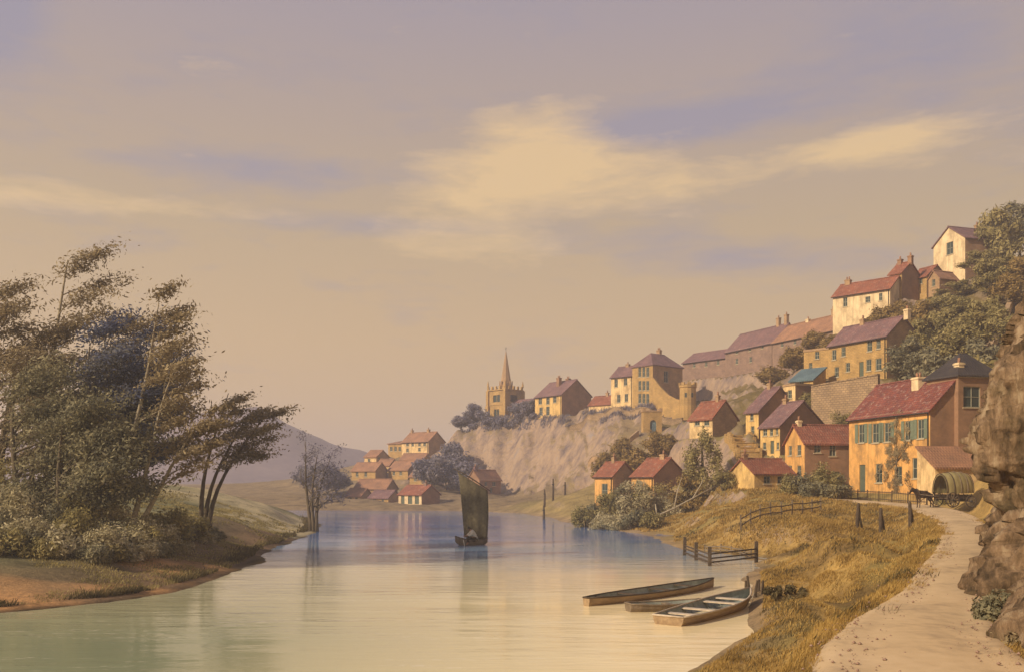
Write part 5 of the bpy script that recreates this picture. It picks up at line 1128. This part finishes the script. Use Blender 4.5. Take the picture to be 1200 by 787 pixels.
grass('far_bank_grass','rough tawny grass of the right bank below the houses',60000,regR(45,112,1.0,2),.2,'grass',42,.012,.5)
grass('bank_weeds','darker weeds tufted through the dry bank grass',16000,regR(14,90,1.2,0),.16,'reed',43,.007,.78)
def regL(g,n):
    y_=36+64*g.random(n)**1.2; hi=np.interp(y_,[36,43,50,62,80,94,110],[-20,-15.8,-15.5,-17,-19.2,-19.8,-22.5]); return np.c_[hi-22*g.random(n)**1.2,y_]
grass('meadow_grass','short grey green grass of the left bank and meadow',50000,regL,.12,'leaf_olive',44,.009,.55)
def regE(g,n):
    i=g.integers(4,13,n); t=g.random(n); S_=np.array(SH_L[4:14],float); j=g.integers(0,len(S_)-1,n); p=S_[j]+(S_[j+1]-S_[j])*t[:,None]
    return p+g.normal(size=(n,2))*.5-np.array([.6,0])
grass('waterline_weeds','dark weeds fringing the waterline of the left bank',12000,regE,.26,'reed',45,.012,.4)
def regC(g,n):
    px=540+260*g.random(n); d=212+26*g.random(n)-(px-600)*.13; return np.c_[(px-600)/1100*d,d]
grass('cliff_scrub','scrubby growth along the cliff top',8000,regC,.7,'leaf_mauve',46,.08,.6)

# ---------------------------------------------------------------- light, air, camera
SUN_EL,SUN_AZ=R(30),math.atan2(-.86,-.50)    # direction towards the sun (x,y)
sd_=Vector((-.86*math.cos(SUN_EL),-.50*math.cos(SUN_EL),math.sin(SUN_EL)))
L=bpy.data.lights.new('sun','SUN'); L.energy=4.5; L.angle=R(.6); L.color=(1,.83,.60); so=bpy.data.objects.new('sun',L); COL.objects.link(so)
so.rotation_euler=sd_.to_track_quat('Z','Y').to_euler()
wld=bpy.data.worlds.new('World'); sc.world=wld; wld.use_nodes=True; nt=wld.node_tree; bg=nt.nodes['Background']; bg.inputs[1].default_value=.1
sky=nt.nodes.new('ShaderNodeTexSky'); sky.sky_type='NISHITA'; sky.sun_disc=False; sky.sun_elevation=SUN_EL; sky.sun_rotation=math.atan2(sd_.x,sd_.y); sky.dust_density=4; sky.air_density=1.2
tc=nt.nodes.new('ShaderNodeTexCoord'); s=nt.nodes.new('ShaderNodeSeparateXYZ'); nt.links.new(tc.outputs['Generated'],s.inputs[0])
el=mth(nt,'ARCTAN2',s.outputs[2],mth(nt,'SQRT',mth(nt,'ADD',mth(nt,'MULTIPLY',s.outputs[0],s.outputs[0]),mth(nt,'MULTIPLY',s.outputs[1],s.outputs[1]))))
az=mth(nt,'ARCTAN2',s.outputs[0],s.outputs[1])
def K(c,k=10): return tuple(x*k for x in c)
gr=ramp(nt,mth(nt,'DIVIDE',el,1.2),[(0,(.64,.42,.21)),(.12,(.60,.405,.21)),(.22,(.50,.365,.225)),(.30,(.43,.33,.27)),(.38,(.36,.30,.32)),(.6,(.27,.265,.36)),(1,(.22,.25,.38))])
cb=nt.nodes.new('ShaderNodeCombineXYZ'); nt.links.new(mth(nt,'MULTIPLY',az,2.0),cb.inputs[0]); nt.links.new(mth(nt,'MULTIPLY',el,8.0),cb.inputs[1])
c1=N(nt,'ShaderNodeTexNoise',Scale=1.25,Detail=8.0,Roughness=.6,Distortion=.35); nt.links.new(cb.outputs[0],c1.inputs['Vector'])
c2=N(nt,'ShaderNodeTexNoise',Scale=2.6,Detail=12.0,Roughness=.68,Distortion=.25); nt.links.new(cb.outputs[0],c2.inputs['Vector'])
def blob(px,py,sx,sy,tilt=0):
    a0=math.atan((px-HX)/F); e0=math.atan((HY-py)/math.hypot(F,px-HX)); da=mth(nt,'SUBTRACT',az,a0); de=mth(nt,'SUBTRACT',mth(nt,'SUBTRACT',el,e0),mth(nt,'MULTIPLY',da,tilt))
    q=mth(nt,'ADD',mth(nt,'POWER',mth(nt,'ABSOLUTE',mth(nt,'DIVIDE',da,sx/F)),2.0),mth(nt,'POWER',mth(nt,'ABSOLUTE',mth(nt,'DIVIDE',de,sy/F)),2.0))
    return mth(nt,'EXPONENT',mth(nt,'MULTIPLY',q,-1.0))
warm=[blob(620,168,85,38),blob(690,200,130,34,.1),blob(880,200,170,20,.12),blob(545,235,90,36),blob(560,285,120,26),blob(100,235,200,16),blob(1040,170,90,30)]
f=warm[0]
for w_ in warm[1:]: f=mth(nt,'ADD',f,mth(nt,'MULTIPLY',w_,.85))
f=mth(nt,'ADD',f,mth(nt,'MULTIPLY',mth(nt,'SUBTRACT',c2.outputs[0],.5),2.0)); f=mth(nt,'ADD',f,mth(nt,'MULTIPLY',mth(nt,'SUBTRACT',c1.outputs[0],.5),1.2))
c3=N(nt,'ShaderNodeTexNoise',Scale=7.0,Detail=10.0,Roughness=.65,Distortion=.4); nt.links.new(cb.outputs[0],c3.inputs['Vector']); f=mth(nt,'ADD',f,mth(nt,'MULTIPLY',mth(nt,'SUBTRACT',c3.outputs[0],.5),1.3)); fw=maprange(nt,f,.36,1.18)
cool=[blob(440,265,150,12),blob(1070,70,120,60),blob(0,0,50,60),blob(0,0,50,60),blob(750,150,120,18),blob(850,130,160,30,.1),blob(320,200,160,20),blob(850,300,200,30,-.1)]
g_=cool[0]
for w_ in cool[1:]: g_=mth(nt,'ADD',g_,w_)
g_=mth(nt,'ADD',g_,mth(nt,'MULTIPLY',mth(nt,'SUBTRACT',c1.outputs[0],.5),3.0)); g_=mth(nt,'ADD',g_,mth(nt,'MULTIPLY',mth(nt,'SUBTRACT',c3.outputs[0],.5),1.6)); fc=maprange(nt,g_,.1,1.3)
c=mixc(nt,mth(nt,'MULTIPLY',fc,.7),gr.outputs[0],(.27,.26,.36))
c=mixc(nt,mth(nt,'MULTIPLY',fw,.8),c,(.82,.56,.27))
ml=nt.nodes.new('ShaderNodeVectorMath'); ml.operation='SCALE'; nt.links.new(c,ml.inputs[0]); ml.inputs['Scale'].default_value=10
fin=mixc(nt,.92,sky.outputs[0],ml.outputs[0]); nt.links.new(fin,bg.inputs[0])

# air
hz=MB(); hz.box(-560,1150,-58,1400,-4.5,75); ho=hz.build('haze',[]); tag(ho,'thin warm evening haze over the valley','haze',kind='stuff')
hm=bpy.data.materials.new('haze_air'); hm.use_nodes=True; nt=hm.node_tree; nt.nodes.remove(nt.nodes['Principled BSDF']); pv=nt.nodes.new('ShaderNodeVolumePrincipled')
pv.inputs['Density'].default_value=.001; pv.inputs['Color'].default_value=(.86,.82,.88,1); pv.inputs['Anisotropy'].default_value=.2; nt.links.new(pv.outputs[0],nt.nodes['Material Output'].inputs['Volume'])
ho.data.materials.clear(); ho.data.materials.append(hm)

cam=bpy.data.cameras.new('camera'); co=bpy.data.objects.new('camera',cam); COL.objects.link(co); co.location=(0,0,CH); co.rotation_euler=(R(90),0,0)
cam.sensor_width=36; cam.lens=36*F/1200; cam.shift_y=(HY-393.5)/1200; cam.clip_end=5000; cam.clip_start=.1; sc.camera=co
vs_=sc.view_settings; sc.display_settings.display_device='sRGB'; vs_.view_transform='Standard'; vs_.look='None'; vs_.exposure=.15; vs_.gamma=1; vs_.use_curve_mapping=False
sc.cycles.use_denoising=True; sc.cycles.max_bounces=6; sc.cycles.volume_bounces=1; sc.cycles.transparent_max_bounces=6
